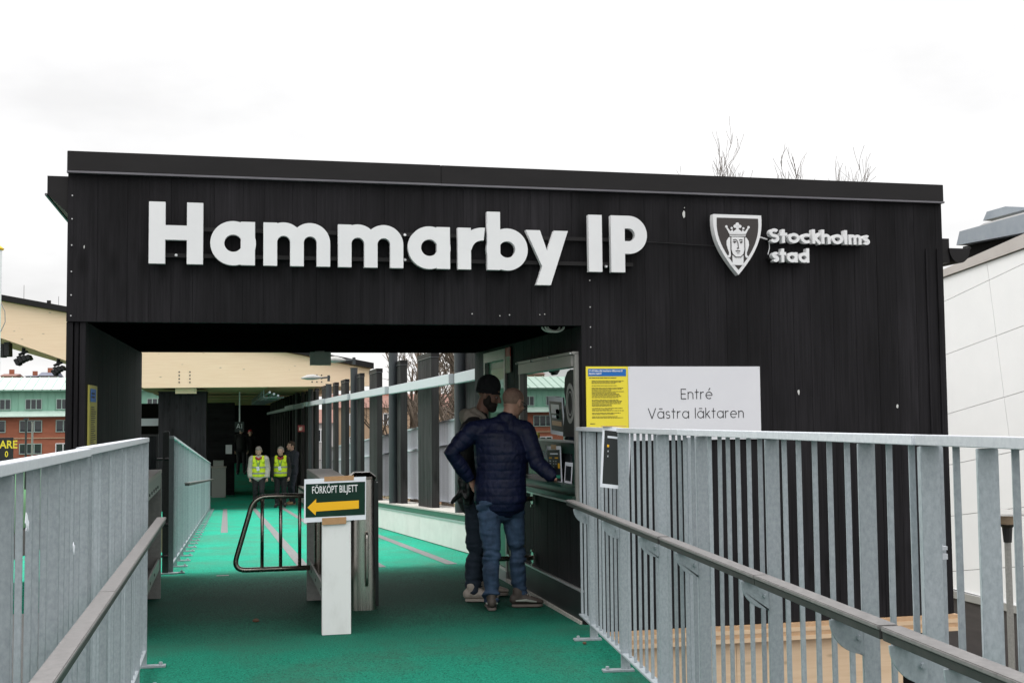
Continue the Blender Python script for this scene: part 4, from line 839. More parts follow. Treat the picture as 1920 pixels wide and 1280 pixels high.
for a, b, c, d, mt in ((-.075, -.03, .065, .078, 'gold'), (.02, .075, .065, .078, 'gold'), (-.07, -.05, .035, .045, 'paper'), (-.07, -.05, .01, .02, 'paper'), (-.07, -.05, -.02, -.01, 'paper'), (-.01, .005, .035, .042, 'paper'), (-.01, .005, .01, .017, 'paper'), (-.01, .005, -.02, -.013, 'paper'), (.03, .045, .035, .042, 'paper'), (.03, .045, .01, .017, 'paper'), (.02, .10, -.125, -.095, 'mint'), (.07, .10, -.03, .02, 'gold')): sh('print_mark', a, b, c, d, .0032, mt)
tag(MB().box(kx - .0035, kx - .0012, 9.17, 9.32, 1.225, 1.262).build('tape', MT['tape'], t))
t, sh = poster('counter_paper', 'plain white paper hanging beside the price poster', 'poster', 0, 0, .15, .21, lambda u, v, d: Vector((OR_ - .014 - d, 8.90 - u * 1.4 - v * .2, 1.05 + v * .8)), 0, (OR_, 8.99, 1.03))
t, sh = poster('window_poster', 'tilted photo poster with a white header inside the ticket window', 'poster', 0, 0, .26, .33, lambda u, v, d: Vector((OR_ - .004 - d, 9.26 - u * 1.7 + v * .25, 1.49 + v * .92 - u * .06)), 0, (OR_, 9.12, 1.53), bw=.022)
for a, b, c, d, mt in ((-.085, .06, .02, .10, 'cab_white'), (-.08, .05, -.02, .005, 'paper'), (-.085, .08, -.085, -.045, 'tape'), (.0, .09, -.03, .06, 'poster_green')): sh('print_mark', a, b, c, d, .003, mt)
MB_ = MB(); pts = [(8.72, 1.33), (9.07, 1.33), (9.04, 1.45), (8.98, 1.60), (9.02, 1.68), (9.0, 1.78), (8.93, 1.83), (8.84, 1.845), (8.74, 1.83), (8.70, 1.78)]
bn = thing('ring_banner', 'black banner with a pale ring emblem in the near corner of the ticket window', 'banner', (OR_, 8.87, 1.33))
MB().prism(pts, OR_ - .006, OR_ + .002, 'x').build('cloth', MT['black'], bn)  # flat black cut-out standing for a dark figure's silhouette
MB().ring(8.85, 1.585, .115, .086, 0, 360, OR_ - .0095, OR_ - .0062, 30, 'x', 1.35).ring(8.85, 1.585, .07, .063, 0, 360, OR_ - .0095, OR_ - .0062, 26, 'x', 1.35).build('ring', MT['cab'], bn)
tag(MB().box(OR_ - .005, OR_ + .002, 9.86, 10.0, 1.305, 1.35).build('yellow_label', MT['yellow']), 'tiny yellow label at the bottom edge of the ticket window', 'label')
# poster hung on the right-hand fence
py_, pz_ = 7.05, 1.235
t, sh = poster('fence_poster', 'curled dark price poster taped over the top rail of the right fence', 'poster', 0, 0, .19, .37, lambda u, v, d: Vector((RFX(py_) - .045 + u * .84 + v * .06, py_ - .06 - d - .35 * u - .4 * u * u - .02, pz_ + v + u * -.10)), 0, (RFX(py_), py_, pz_), bw=.014)
sh('title', -.06, .055, .115, .128, .0030, 'paper')
for a, b, c, d, mt in ((-.06, -.02, .06, .075, 'gold'), (.0, .045, .06, .075, 'gold'), (-.055, -.04, .03, .04, 'paper'), (-.055, -.04, 0, .01, 'paper'), (.0, .012, .03, .038, 'paper'), (.005, .05, -.13, -.10, 'mint'), (.03, .078, -.05, .035, 'gold')): sh('print_mark', a, b, c, d, .0032, mt)
MB().box(RFX(py_) - .12, RFX(py_) + .03, py_ - .075, py_ - .03, 1.424, 1.428).build('tape', MT['tape'], t)

# ================================================================== turnstiles
def cabinet(name, label, x0, x1, y0, y1, white=True):
    zf = fz(y0); zt = zf + 1.10
    t = thing(name, label, 'turnstile', ((x0 + x1) / 2, (y0 + y1) / 2, zf))
    MB().box(x0, x1, y0 + .002, y1, zt - .035, zt).build('top_plate', MT['cab_top'], t, bevel=.003)
    MB().box(x0 + .004, x0 + .016, y0 + .03, y1 - .01, zt - .16, zt - .036).box(x1 - .016, x1 - .004, y0 + .03, y1 - .01, zt - .16, zt - .036).build('side_skirt', MT['cab'], t)
    lg = MB().box(x0, x1, y0, y0 + .05, zf + .002, zt - .037).build('leg', MT['cab_white' if white else 'cab'], t, bevel=.002)
    MB().box(x0 + .002, x0 + .016, y0 + .051, y0 + .10, zf + .004, zt - .17).box(x1 - .016, x1 - .002, y0 + .051, y0 + .10, zf + .004, zt - .17).build('leg_flange', MT['cab'], lg)
    MB().box(x0, x1, y1 - .05, y1, fz(y1) + .002, zt - .037).build('leg', MT['cab'], t, bevel=.002)
    MB().box(x0 + .01, x0 + .024, y0 + .101, y1 - .051, zf + .24, zf + .34).box(x1 - .024, x1 - .01, y0 + .101, y1 - .051, zf + .24, zf + .34).box(x0 + .025, x1 - .025, y0 + .101, y1 - .051, zf + .24, zf + .252).build('lower_rail', MT['cab'], t)
    b = MB()
    for k in range(6):
        y = y0 + .25 + k * .26
        for xx in (x0 + .002, x1 - .004): b.tube([(xx - .002, y, zt - .125), (xx + .006, y, zt - .125)], .012, 8)
        if k % 2 == 0:
            for xx in (x0 + .008, x1 - .010): b.tube([(xx - .002, y, zf + .29), (xx + .004, y, zf + .29)], .012, 8)
    b.build('bolt', MT['black'], t)
    MB().cyl((x0 + x1) / 2 - .03, y1 - .35, zf + .25, zt - .06, .03, 16).build('pivot_tube', MT['steel_dark'], t, smooth=.6)
    return t, zf, zt
tc_, zf_, zt_ = cabinet('turnstile', 'turnstile cabinet with a white front panel and a tubular swing gate', .644, .848, 8.665, 10.42)
GY = 10.15; gz = fz(GY)
gx0, gx1 = .05, .70
def bend(p, n=6, r=.10):
    o_ = [Vector(p[0])]
    for i in range(1, len(p) - 1):
        a, b, c = Vector(p[i - 1]), Vector(p[i]), Vector(p[i + 1]); u = (a - b).normalized() * r; v = (c - b).normalized() * r
        for k in range(n + 1):
            s = k / n; o_.append((b + u) * (1 - s) ** 2 + b * 2 * s * (1 - s) + (b + v) * s ** 2)
    return o_ + [Vector(p[-1])]
MB().tube(bend([(gx1, GY, gz + .90), (.20, GY, gz + .90), (.03, GY, gz + .305), (gx1, GY, gz + .305)], 7, .11), .021, 12).build('gate_tube', MT['steel_dark'], tc_, smooth=True)
for x in (.265, .415, .57): MB().tube([(x, GY, gz + .31), (x, GY, gz + .895)], .0145, 10).build('gate_bar', MT['steel_dark'], tc_, smooth=True)
cabinet('turnstile', 'turnstile cabinet at the end of the left ramp fence, seen from its open side', -.78, -.575, 8.84, 10.93, False)
# stainless pillar
px_, py2 = 1.055, 9.86; zf = fz(py2)
pl = thing('turnstile_pillar', 'shiny stainless turnstile pillar with a looped handle', 'turnstile', (px_, py2, zf))
m = MB(); rings = []
def rr(hx_, hy_, c=.6, n=24):
    return [(px_ + hx_ * math.copysign(abs(math.cos(a)) ** c, math.cos(a)), py2 + hy_ * math.copysign(abs(math.sin(a)) ** c, math.sin(a))) for a in [2 * PI * k / n for k in range(n)]]
for z, s in ((zf, 1.0), (zf + .3, .985), (zf + 1.04, .90)): rings.append([(x, y, z) for x, y in rr(.117 * s, .15 * s)])
n = 24; m.v = [p for r_ in rings for p in r_]; m.f = [(i * n + k, i * n + (k + 1) % n, (i + 1) * n + (k + 1) % n, (i + 1) * n + k) for i in range(2) for k in range(n)] + [tuple(range(n))[::-1], tuple(2 * n + k for k in range(n))]
m.build('body', MT['steel'], pl, smooth=.8)
q = rr(.112, .145); m = MB(); zc = zf + 1.042
m.v = [(x, y, zc) for x, y in q] + [(x, y, zc + .022) for x, y in q] + [(px_ + (x - px_) * .62, py2 + (y - py2) * .62, zc + .055) for x, y in q]
m.f = [(i * n + k, i * n + (k + 1) % n, (i + 1) * n + (k + 1) % n, (i + 1) * n + k) for i in range(2) for k in range(n)] + [tuple(range(n))[::-1], tuple(2 * n + k for k in range(n))]
m.build('cap', MT['steel_dark'], pl, smooth=.5)
MB().box(px_ + .070, px_ + .122, py2 - .12, py2 + .12, zf + .012, zf + 1.03).build('side_cover', MT['black_gloss'], pl, bevel=.015)  # black strip standing for the dark reflection in the steel
hd = MB().tube(bend([(px_ + .02, py2 - .135, zf + .62), (px_ + .02, py2 - .175, zf + .60), (px_ + .02, py2 - .175, zf + .24), (px_ + .02, py2 - .145, zf + .20)], 5, .03), .013, 10).build('handle', MT['steel'], pl, smooth=True)
MB().box(px_ + .008, px_ + .036, py2 - .153, py2 - .13, zf + .19, zf + .60).build('slot', MT['steel_dark'], pl)
# paper sign with arrow, taped on the turnstile
ps = thing('paper_sign', 'paper sign FÖRKÖPT BILJETT with a yellow arrow, taped to the turnstile front', 'sign', (.74, 8.655, .9))
a = onY(570, 898, 8.655); b = onY(686, 976, 8.655); sy = 8.655
X0, X1, Z1, Z0 = a.x, b.x, a.z + .0, b.z
tl = .010
def sh4(u0, u1, v0, v1, y, nm, mt, parent=ps):
    f = lambda u, v: (X0 + (X1 - X0) * u + .002 * v, y + .012 * (u - .5) * (u - .5) * 0, Z0 + (Z1 - Z0) * v + tl * u)
    m = MB(); P = [f(u0, v0), f(u1, v0), f(u1, v1), f(u0, v1)]
    m.v = [(p[0], y, p[2]) for p in P] + [(p[0], y + .0015, p[2]) for p in P]; m.f = [(0, 1, 2, 3), (7, 6, 5, 4), (0, 4, 5, 1), (1, 5, 6, 2), (2, 6, 7, 3), (3, 7, 4, 0)]
    return m.build(nm, MT[mt], parent)
sh4(0, 1, 0, 1, sy, 'sheet', 'paper'); sh4(.025, .985, .115, .885, sy - .0016, 'print', 'poster_green')
W_, H_ = X1 - X0, Z1 - Z0
ar = [(.055, .345), (.195, .535), (.195, .445), (.885, .455), (.885, .265), (.195, .245), (.185, .155)]
m = MB().prism([(X0 + W_ * u, Z0 + H_ * v + tl * u) for u, v in ar], sy - .0032, sy - .0012, 'y'); m.build('arrow', MT['gold'], ps)
text_obj('FÖRKÖPT BILJETT', .0725, 'white', ps, (X0 + W_ * .125, sy - .0030, Z0 + H_ * .665), (PI / 2, -tl / W_ * .9, 0), sx=.56, off=.0006)
sh4(.32, .80, .93, 1.04, sy - .0022, 'tape', 'tape'); sh4(.29, .68, -.075, .085, sy - .0024, 'tape', 'tape')
# ================================================================== people
MT['skin'] = noisy('skin', (0.36, 0.19, 0.135), (0.47, 0.27, 0.20), (14, 14, 14), (0.5, 0.6), bump=0.05)
MT['skin_light'] = noisy('fair_skin', (0.52, 0.31, 0.235), (0.62, 0.39, 0.30), (14, 14, 14), (0.5, 0.6))  # paler skin copy: light on the stewards' faces put into its colour
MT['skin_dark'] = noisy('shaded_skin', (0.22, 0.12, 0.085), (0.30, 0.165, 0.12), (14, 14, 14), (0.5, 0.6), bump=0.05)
MT['beard'] = noisy('dark_beard', (0.015, 0.011, 0.009), (0.035, 0.026, 0.02), (60, 60, 60), (0.8, 0.9), bump=0.4)
MT['grey_hair'] = noisy('short_grey_hair', (0.20, 0.18, 0.165), (0.34, 0.31, 0.28), (70, 70, 70), (0.7, 0.85), bump=0.4)
MT['brown_hair'] = noisy('short_brown_hair', (0.035, 0.02, 0.013), (0.06, 0.038, 0.025), (70, 70, 70), (0.6, 0.8), bump=0.4)
MT['puffer'] = noisy('navy_puffer_nylon', (0.003, 0.005, 0.022), (0.006, 0.010, 0.040), (9, 9, 9), (0.48, 0.62), bump=0.6, bscale=(60, 60, 22), spec=0.28)
MT['black_cloth'] = noisy('black_jacket_cloth', (0.010, 0.010, 0.011), (0.018, 0.017, 0.018), (30, 30, 30), (0.7, 0.85), bump=0.3, bscale=(25, 25, 12))
MT['knit'] = noisy('black_knit', (0.008, 0.008, 0.010), (0.016, 0.016, 0.019), (90, 90, 140), (0.85, 0.95), bump=0.6)
MT['hood'] = noisy('beige_hood_fleece', (0.26, 0.23, 0.19), (0.36, 0.32, 0.27), (60, 60, 60), (0.85, 0.95), bump=0.4)
def denim(name, c0, c1):
    return noisy(name, c0, c1, (7, 7, 4), (0.75, 0.9), bump=0.3, bscale=(220, 220, 60), lo=0.3, hi=0.75)
MT['jeans'] = denim('blue_denim', (0.006, 0.016, 0.040), (0.055, 0.105, 0.19))
MT['jeans_dark'] = denim('dark_denim', (0.008, 0.015, 0.028), (0.022, 0.038, 0.062))
MT['black_trouser'] = noisy('black_trousers', (0.010, 0.010, 0.012), (0.02, 0.02, 0.023), (20, 20, 20), (0.75, 0.9))
MT['sneaker'] = noisy('beige_sneaker', (0.34, 0.29, 0.25), (0.48, 0.42, 0.37), (30, 30, 30), (0.6, 0.75))
MT['sneaker_dark'] = noisy('grey_brown_sneaker', (0.045, 0.035, 0.03), (0.08, 0.065, 0.055), (30, 30, 30), (0.6, 0.75))
MT['sole'] = mat('pale_sole', (0.36, 0.32, 0.28), 0.7)
MT['sole_dark'] = mat('dark_sole', (0.16, 0.135, 0.12), 0.7)
MT['leather'] = noisy('black_leather', (0.008, 0.008, 0.009), (0.015, 0.015, 0.016), (30, 30, 30), (0.3, 0.5), bump=0.3)
MT['hivis'] = noisy('fluorescent_yellow_vest', (0.62, 0.80, 0.015), (0.72, 0.88, 0.03), (10, 10, 10), (0.55, 0.7))
MT['reflex'] = mat('grey_reflective_band', (0.32, 0.34, 0.30), 0.4)
MT['offwhite_cloth'] = noisy('offwhite_jacket', (0.42, 0.40, 0.35), (0.54, 0.52, 0.46), (12, 12, 12), (0.7, 0.85))
MT['navy_cloth'] = noisy('navy_jacket', (0.014, 0.018, 0.030), (0.024, 0.030, 0.045), (20, 20, 20), (0.7, 0.85))
MT['red_cloth'] = mat('red_scarf', (0.40, 0.02, 0.03), 0.7)
MT['lanyard'] = mat('green_lanyard', (0.01, 0.25, 0.13), 0.6)
MT['eye_white'] = mat('eye_white', (0.3, 0.28, 0.26), 0.4)
MT['iris'] = mat('dark_iris', (0.02, 0.015, 0.012), 0.2)
MT['lips'] = mat('lips', (0.26, 0.10, 0.08), 0.5)
def lofted(mb, secs, n=16):
    """closed surface through elliptical sections (centre, half-axis a, half-axis b), rounded at both ends"""
    rings = []
    def ring(c, a, b, s=1.0): return [c + a * (math.cos(2 * PI * k / n) * s) + b * (math.sin(2 * PI * k / n) * s) for k in range(n)]
    c0, a0, b0 = secs[0]; c1, a1, b1 = secs[-1]
    t0 = (c0 - secs[1][0]).normalized() * min(a0.length, b0.length) * secs_end[0]; t1 = (c1 - secs[-2][0]).normalized() * min(a1.length, b1.length) * secs_end[1]
    for k in (85, 60, 30): rings.append(ring(c0 + t0 * math.sin(math.radians(k)), a0, b0, math.cos(math.radians(k))))
    for c, a, b in secs: rings.append(ring(c, a, b))
    for k in (30, 60, 85): rings.append(ring(c1 + t1 * math.sin(math.radians(k)), a1, b1, math.cos(math.radians(k))))
    m = len(rings); mb.add([p for r_ in rings for p in r_], [(i * n + k, i * n + (k + 1) % n, (i + 1) * n + (k + 1) % n, (i + 1) * n + k) for i in range(m - 1) for k in range(n)] + [tuple(range(n))[::-1], tuple((m - 1) * n + k for k in range(n))])
secs_end = [1.0, 1.0]
def capsule(mb, pts, rs, fl=1.0, hint=Vector((0, 0, 1)), ends=(1, 1), n=14):
    """limb along points with radii; fl flattens it across hint"""
    global secs_end
    secs_end = ends; pts = [Vector(p) for p in pts]; S = []; a = None
    for i, p in enumerate(pts):
        t = (pts[min(i + 1, len(pts) - 1)] - pts[max(i - 1, 0)]).normalized()
        if a is None:
            a = t.cross(hint)
            if a.length < .2: a = t.cross(Vector((1, 0, 0)))
        else: a = a - t * a.dot(t)
        a.normalize(); b = t.cross(a); S.append((p, a * rs[i], b * rs[i] * fl))
    lofted(mb, S, n); secs_end = [1.0, 1.0]
def ell(mb, c, r, M3=None, n=14):
    vs = []; c = Vector(c)
    for i in range(n + 1):
        th = PI * i / n
        for k in range(n * 2):
            v = Vector((r[0] * math.sin(th + 1e-4) * math.cos(PI * k / n), r[1] * math.sin(th + 1e-4) * math.sin(PI * k / n), r[2] * math.cos(th))); vs.append(c + (M3 @ v if M3 else v))
    q = n * 2; mb.add(vs, [(i * q + k, i * q + (k + 1) % q, (i + 1) * q + (k + 1) % q, (i + 1) * q + k) for i in range(n) for k in range(q)])
def remesh(mb, voxel, smooth=4, disp=None):
    me = bpy.data.meshes.new('r'); me.from_pydata(mb.v, [], mb.f)
    bm = bmesh.new(); bm.from_mesh(me); bmesh.ops.recalc_face_normals(bm, faces=bm.faces); bm.to_mesh(me); bm.free()
    o = bpy.data.objects.new('r', me); COL.objects.link(o)
    a = o.modifiers.new('a', 'REMESH'); a.mode = 'VOXEL'; a.voxel_size = voxel; a.use_smooth_shade = True
    if smooth: s = o.modifiers.new('s', 'SMOOTH'); s.iterations = smooth; s.factor = .5
    bpy.context.view_layer.update(); dg = bpy.context.evaluated_depsgraph_get()
    r_ = bpy.data.meshes.new_from_object(o.evaluated_get(dg)); bpy.data.objects.remove(o); bpy.data.meshes.remove(me)
    if disp:
        nrm = [v.normal.copy() for v in r_.vertices]
        for v, nn in zip(r_.vertices, nrm): v.co += nn * disp(v.co, nn)
    r_.shade_smooth(); return r_
from mathutils import noise as mno
def seg_near(p, segs):
    best = None
    for i, (a, b) in enumerate(segs):
        ab = b - a; t = max(0, min(1, (p - a).dot(ab) / ab.length_squared)); d = (p - a - ab * t).length
        if best is None or d < best[0]: best = (d, i, t * ab.length, t)
    return best
def crease(segs, amp=.006, fr=1.0, joint=None):
    """cloth folds: noise stretched round the limb, stronger near the joints"""
    def f(p, nn):
        d, i, s, t = seg_near(p, segs); k = .35 + (1.1 * math.exp(-((1 - t) / .22) ** 2) + 1.0 * math.exp(-(t / .22) ** 2))
        v = mno.noise(Vector((p.x * 5, p.y * 5, p.z * 19 * fr + 3 * mno.noise(p * 4)))) + .5 * mno.noise(Vector((p.x * 12, p.y * 12, p.z * 42 * fr)))
        return amp * k * v
    return f
def quilt(segs, pitch=.062, amp=.011, off=0):
    def f(p, nn):
        d, i, s, t = seg_near(p, segs); c = (p.z if i == 0 else s) / pitch + off + .12 * mno.noise(p * 7)
        ph = abs(((c % 1) - .5) * 2)                       # 1 at a seam
        return amp * (math.sqrt(max(0, 1 - ph ** 3)) - .55) + .0035 * mno.noise(p * 26) + .005 * mno.noise(p * 9)
    return f
def frame(fwd, tilt=0.0, roll=0.0):
    f = Vector(fwd).normalized(); r = f.cross(Vector((0, 0, 1))).normalized(); u = r.cross(f)
    Mx = Matrix((r, f, u)).transposed(); return Mx @ Matrix.Rotation(tilt, 3, 'X') @ Matrix.Rotation(roll, 3, 'Y')
def head_parts(mb, c, Mh, s=1.0):
    """head with skull, jaw, brow, nose, lips and ears; local x right, y forward, z up; c = centre of the head"""
    P = lambda x, y, z: Vector(c) + Mh @ Vector((x * s, y * s, z * s))
    ell(mb, P(0, -.012, .030), (.074 * s, .094 * s, .086 * s), Mh); ell(mb, P(0, .018, -.030), (.061 * s, .070 * s, .085 * s), Mh)
    ell(mb, P(0, .055, -.088), (.032 * s, .028 * s, .024 * s), Mh, 8); ell(mb, P(0, .068, .022), (.050 * s, .018 * s, .012 * s), Mh, 8)
    capsule(mb, [P(0, .082, .012), P(0, .100, -.018), P(0, .104, -.030)], [.009 * s, .012 * s, .014 * s]); ell(mb, P(-.012, .090, -.032), (.009 * s, .010 * s, .007 * s), Mh, 6); ell(mb, P(.012, .090, -.032), (.009 * s, .010 * s, .007 * s), Mh, 6)
    for sg in (-1, 1):
        ell(mb, P(sg * .042, .058, -.022), (.024 * s, .022 * s, .022 * s), Mh, 8)
        ell(mb, P(sg * .079, -.008, -.008), (.010 * s, .020 * s, .033 * s), Mh @ Matrix.Rotation(sg * .35, 3, 'Z'), 8)
    ell(mb, P(0, .078, -.058), (.024 * s, .012 * s, .007 * s), Mh, 8); ell(mb, P(0, .076, -.070), (.021 * s, .013 * s, .008 * s), Mh, 8)
    return P
def eyes(parent, P, Mh, s=1.0):
    for sg in (-1, 1):
        m = MB(); ell(m, P(sg * .030, .071, -.002), (.013 * s, .010 * s, .0085 * s), Mh, 8); e = m.build('eye', MT['eye_white'], parent, smooth=True)
        m = MB(); ell(m, P(sg * .030, .0795, -.003), (.0065 * s, .004 * s, .0065 * s), Mh, 6); m.build('iris', MT['iris'], e, smooth=True)
    m = MB(); ell(m, P(0, .0885, -.064), (.020 * s, .004 * s, .0055 * s), Mh, 8); m.build('mouth', MT['lips'], parent, smooth=True)
def hand(mb, wr, d, nrm, s=1.0, curl=.5, thumb=1):
    """palm, five bent fingers; d = pointing direction, nrm = back of the hand, thumb = side"""
    d = Vector(d).normalized(); nrm = (Vector(nrm) - d * d.dot(Vector(nrm))).normalized(); sd = d.cross(nrm) * thumb; wr = Vector(wr)
    capsule(mb, [wr - d * .03 * s, wr + d * .03 * s, wr + d * .075 * s], [.026 * s, .036 * s, .038 * s], .48, nrm)
    for k, (o_, ln) in enumerate(((.030, .066), (.010, .076), (-.010, .072), (-.029, .056))):
        p = wr + d * .07 * s + sd * o_ * s; pts = [p]; a = curl * .5
        for j in range(3):
            a += curl * .55; dd = d * math.cos(a) - nrm * math.sin(a); pts.append(pts[-1] + dd * ln * s * (.42, .32, .26)[j])
        capsule(mb, pts, [.0105 * s, .0098 * s, .009 * s, .0078 * s], 1, nrm, n=8)
    b = wr + d * .02 * s + sd * .028 * s; q = b + (d * .55 + sd * .75 - nrm * .25).normalized() * .042 * s; e = q + (d * .9 + sd * .2 - nrm * .4).normalized() * .036 * s
    capsule(mb, [b, q, e], [.014 * s, .012 * s, .0095 * s], 1, nrm, n=8)
def shoe(parent, heel, toe, mt, sole_mt, s=1.0, stripe=None):
    h, t = Vector(heel), Vector(toe); d = (t - h); d.z = 0; L_ = d.length; d.normalize(); sd = Vector((d.y, -d.x, 0)); up = Vector((0, 0, 1))
    m = MB(); S = []
    for u, wd, ht in ((.06, .034, .085), (.22, .038, .098), (.42, .040, .088), (.62, .046, .064), (.82, .046, .048), (.95, .034, .036)):
        c = h + d * (L_ * u) + up * (.022 + ht / 2 * s); S.append((c, sd * wd * s, up * ht / 2 * s))
    lofted(m, S, 14); capsule(m, [h + d * L_ * .22 + up * .08, h + d * L_ * .20 + up * .125], [.043 * s, .044 * s])
    root = link('shoe', None, None) if False else None
    me = remesh(m, .007, 3); me.materials.append(MT[mt]); o = wloc(parent)
    for v in me.vertices: v.co -= o
    sh = link('shoe', me, parent); m = MB(); pl_ = []
    for u, wd in ((0, .022), (.06, .034), (.25, .037), (.45, .036), (.65, .046), (.82, .047), (.94, .036), (1.0, .016)): pl_.append((u, wd))
    top = [h + d * L_ * u + sd * wd * s for u, wd in pl_] + [h + d * L_ * u - sd * wd * s for u, wd in pl_[::-1]]
    n = len(top); zs = (0.003, .024)
    m.v = [Vector((p.x, p.y, h.z + zs[0])) for p in top] + [Vector((p.x, p.y, h.z + zs[1])) + (p - h) * .0 for p in top]; m.f = [tuple(range(n)), tuple(range(2 * n - 1, n - 1, -1))] + [(k, n + k, n + (k + 1) % n, (k + 1) % n) for k in range(n)]
    m.build('sole', MT[sole_mt], sh, bevel=.006, smooth=.8)
    m = MB()
    for k in range(4): u = .34 + .08 * k; c = h + d * L_ * u + up * (.118 - .011 * k) * s; m.tube([c - sd * .026, c + up * .006, c + sd * .026], .004, 5)
    m.build('laces', MT['sole'], sh)
    if stripe:
        for sg in (-1, 1):
            m = MB(); m.tube([h + d * L_ * .12 + sd * sg * .040 + up * .055, h + d * L_ * .45 + sd * sg * .043 + up * .058, h + d * L_ * .78 + sd * sg * .049 + up * .045], [.006, .011, .005], 6); m.build('stripe', MT[stripe], sh)
    return sh
def add_mesh(name, me, mt, parent):
    me.materials.clear(); me.materials.append(MT[mt]); o = wloc(parent)
    for v in me.vertices: v.co -= o
    me.name = name; return link(name, me, parent)
def person(label, J, fwd, hd_fwd, hd_tilt=0, hs=1.0, s=1.0, top='puffer', legs='jeans', skin='skin', vox=.010, shoes=('sneaker', 'sole', None), feet=None, top_disp=None, hands=((0, 0, -1), (0, 0, -1)), curls=(.6, .6), group=None, hem=.0, sleeve=1.0, leg_r=1.0, torso=(1, 1), collar=True, roll=0.0, collar_h=.04):
    """J: joints in world space: head, neck, chest, pelvis, and left/right sh, el, wr, hip, kn, an"""
    J = {k: Vector(v) for k, v in J.items()}; base = (J['lan'] + J['ran']) / 2; base.z = min(feet[0].z, feet[2].z)
    t = thing('person', label, 'person', base, 0, group)
    F = Vector(fwd).normalized(); Rt = F.cross(Vector((0, 0, 1))).normalized(); UP = Vector((0, 0, 1)); Mh = frame(hd_fwd, hd_tilt, roll)
    m = MB(); P = head_parts(m, J['head'], Mh, hs)
    capsule(m, [J['head'] + Mh @ Vector((0, -.02, -.05)), J['neck'] - UP * .02], [.052 * hs, .060 * s]); ch, pe = J['chest'], J['pelvis']
    lofted(m, [(J['neck'] - UP * .05, Rt * .11 * s, F * .07 * s), (ch, Rt * .14 * s, F * .09 * s), (pe, Rt * .13 * s, F * .09 * s)])
    for a in 'lr':
        capsule(m, [J[a + 'sh'], J[a + 'el'], J[a + 'wr']], [.042 * s, .036 * s, .024 * s]); capsule(m, [J[a + 'hip'], J[a + 'kn'], J[a + 'an']], [.062 * s, .045 * s, .034 * s])
        i = 0 if a == 'l' else 1; dirn = Vector(J[a + 'wr'] - J[a + 'el']).normalized() * .4 + Vector(hands[i]) * .6
        hand(m, J[a + 'wr'] + dirn.normalized() * .03, dirn, (Rt * (-1 if a == 'l' else 1)) + F * .3, s, curls[i], 1 if a == 'l' else -1)
        capsule(m, [J[a + 'an'], feet[0 if a == 'l' else 2] * .6 + feet[1 if a == 'l' else 3] * .4 + UP * .055], [.030 * s, .026 * s])
    body = add_mesh('body', remesh(m, min(vox, .008), 2), skin, t)
    # upper garment
    m = MB(); tw, td = torso; sh = (J['lsh'] + J['rsh']) / 2; shw = (J['rsh'] - J['lsh']).length / 2
    rx = (J['rsh'] - J['lsh']).normalized(); hemp = pe + UP * hem
    lofted(m, [(hemp - UP * .05, Rt * .190 * tw * s, F * .145 * td * s), (pe + UP * .06, Rt * .188 * tw * s, F * .145 * td * s), (pe * .55 + ch * .45, Rt * .178 * tw * s, F * .140 * td * s), (ch, Rt * .195 * tw * s, F * .150 * td * s), (sh - UP * .03, rx * (shw * .86 + .02), F * .115 * td * s), (sh + UP * .025, rx * (shw * .55), F * .085 * s)], 24)
    capsule(m, [J['lsh'] + rx * .02, J['rsh'] - rx * .02], [.072 * s, .072 * s]); capsule(m, [sh, J['neck'] + UP * .015], [.10 * s, .070 * s]); capsule(m, [J['lsh'] + UP * .012, J['neck'] + UP * .0, J['rsh'] + UP * .012], [.062 * s, .075 * s, .062 * s])
    if collar: capsule(m, [J['neck'] - UP * .03, J['neck'] + UP * collar_h], [.082 * s, .072 * s], ends=(.5, .25))
    for a in 'lr': capsule(m, [J[a + 'sh'], J[a + 'sh'] * .5 + J[a + 'el'] * .5, J[a + 'el'], J[a + 'el'] * .45 + J[a + 'wr'] * .55, J[a + 'wr']], [.078 * s * sleeve, .070 * s * sleeve, .062 * s * sleeve, .056 * s * sleeve, .046 * s * sleeve], ends=(1, .35))
    sg = [(hemp, sh)] + [(J[a + 'sh'], J[a + 'el']) for a in 'lr'] + [(J[a + 'el'], J[a + 'wr']) for a in 'lr']
    add_mesh('jacket', remesh(m, vox, 4, (top_disp or (lambda q: crease(q, .007)))(sg)), top, t)
    # trousers
    m = MB(); lofted(m, [(pe + UP * .05, Rt * .165 * s * tw, F * .120 * s), (pe - UP * .03, Rt * .168 * s * tw, F * .128 * s), ((J['lhip'] + J['rhip']) / 2 - UP * .03, Rt * .155 * s, F * .118 * s)], 20)
    for a in 'lr':
        k = leg_r; capsule(m, [J[a + 'hip'], J[a + 'hip'] * .5 + J[a + 'kn'] * .5 - F * .008, J[a + 'kn'], J[a + 'kn'] * .6 + J[a + 'an'] * .4 - F * .016, J[a + 'an'], J[a + 'an'] - UP * .045], [.096 * s * k, .083 * s * k, .066 * s * k, .066 * s * k, .056 * s * k, .060 * s * k], ends=(1, .2))
    add_mesh('trousers', remesh(m, vox, 3, crease([(J[a + 'hip'], J[a + 'kn']) for a in 'lr'] + [(J[a + 'kn'], J[a + 'an']) for a in 'lr'], .019)), legs, t)
    for i in (0, 2): shoe(t, feet[i], feet[i + 1], shoes[0], shoes[1], s, shoes[2])
    return t, P, Mh, Rt, F, J
def G(x, y): return Vector((x, y, fz(y) + .004))
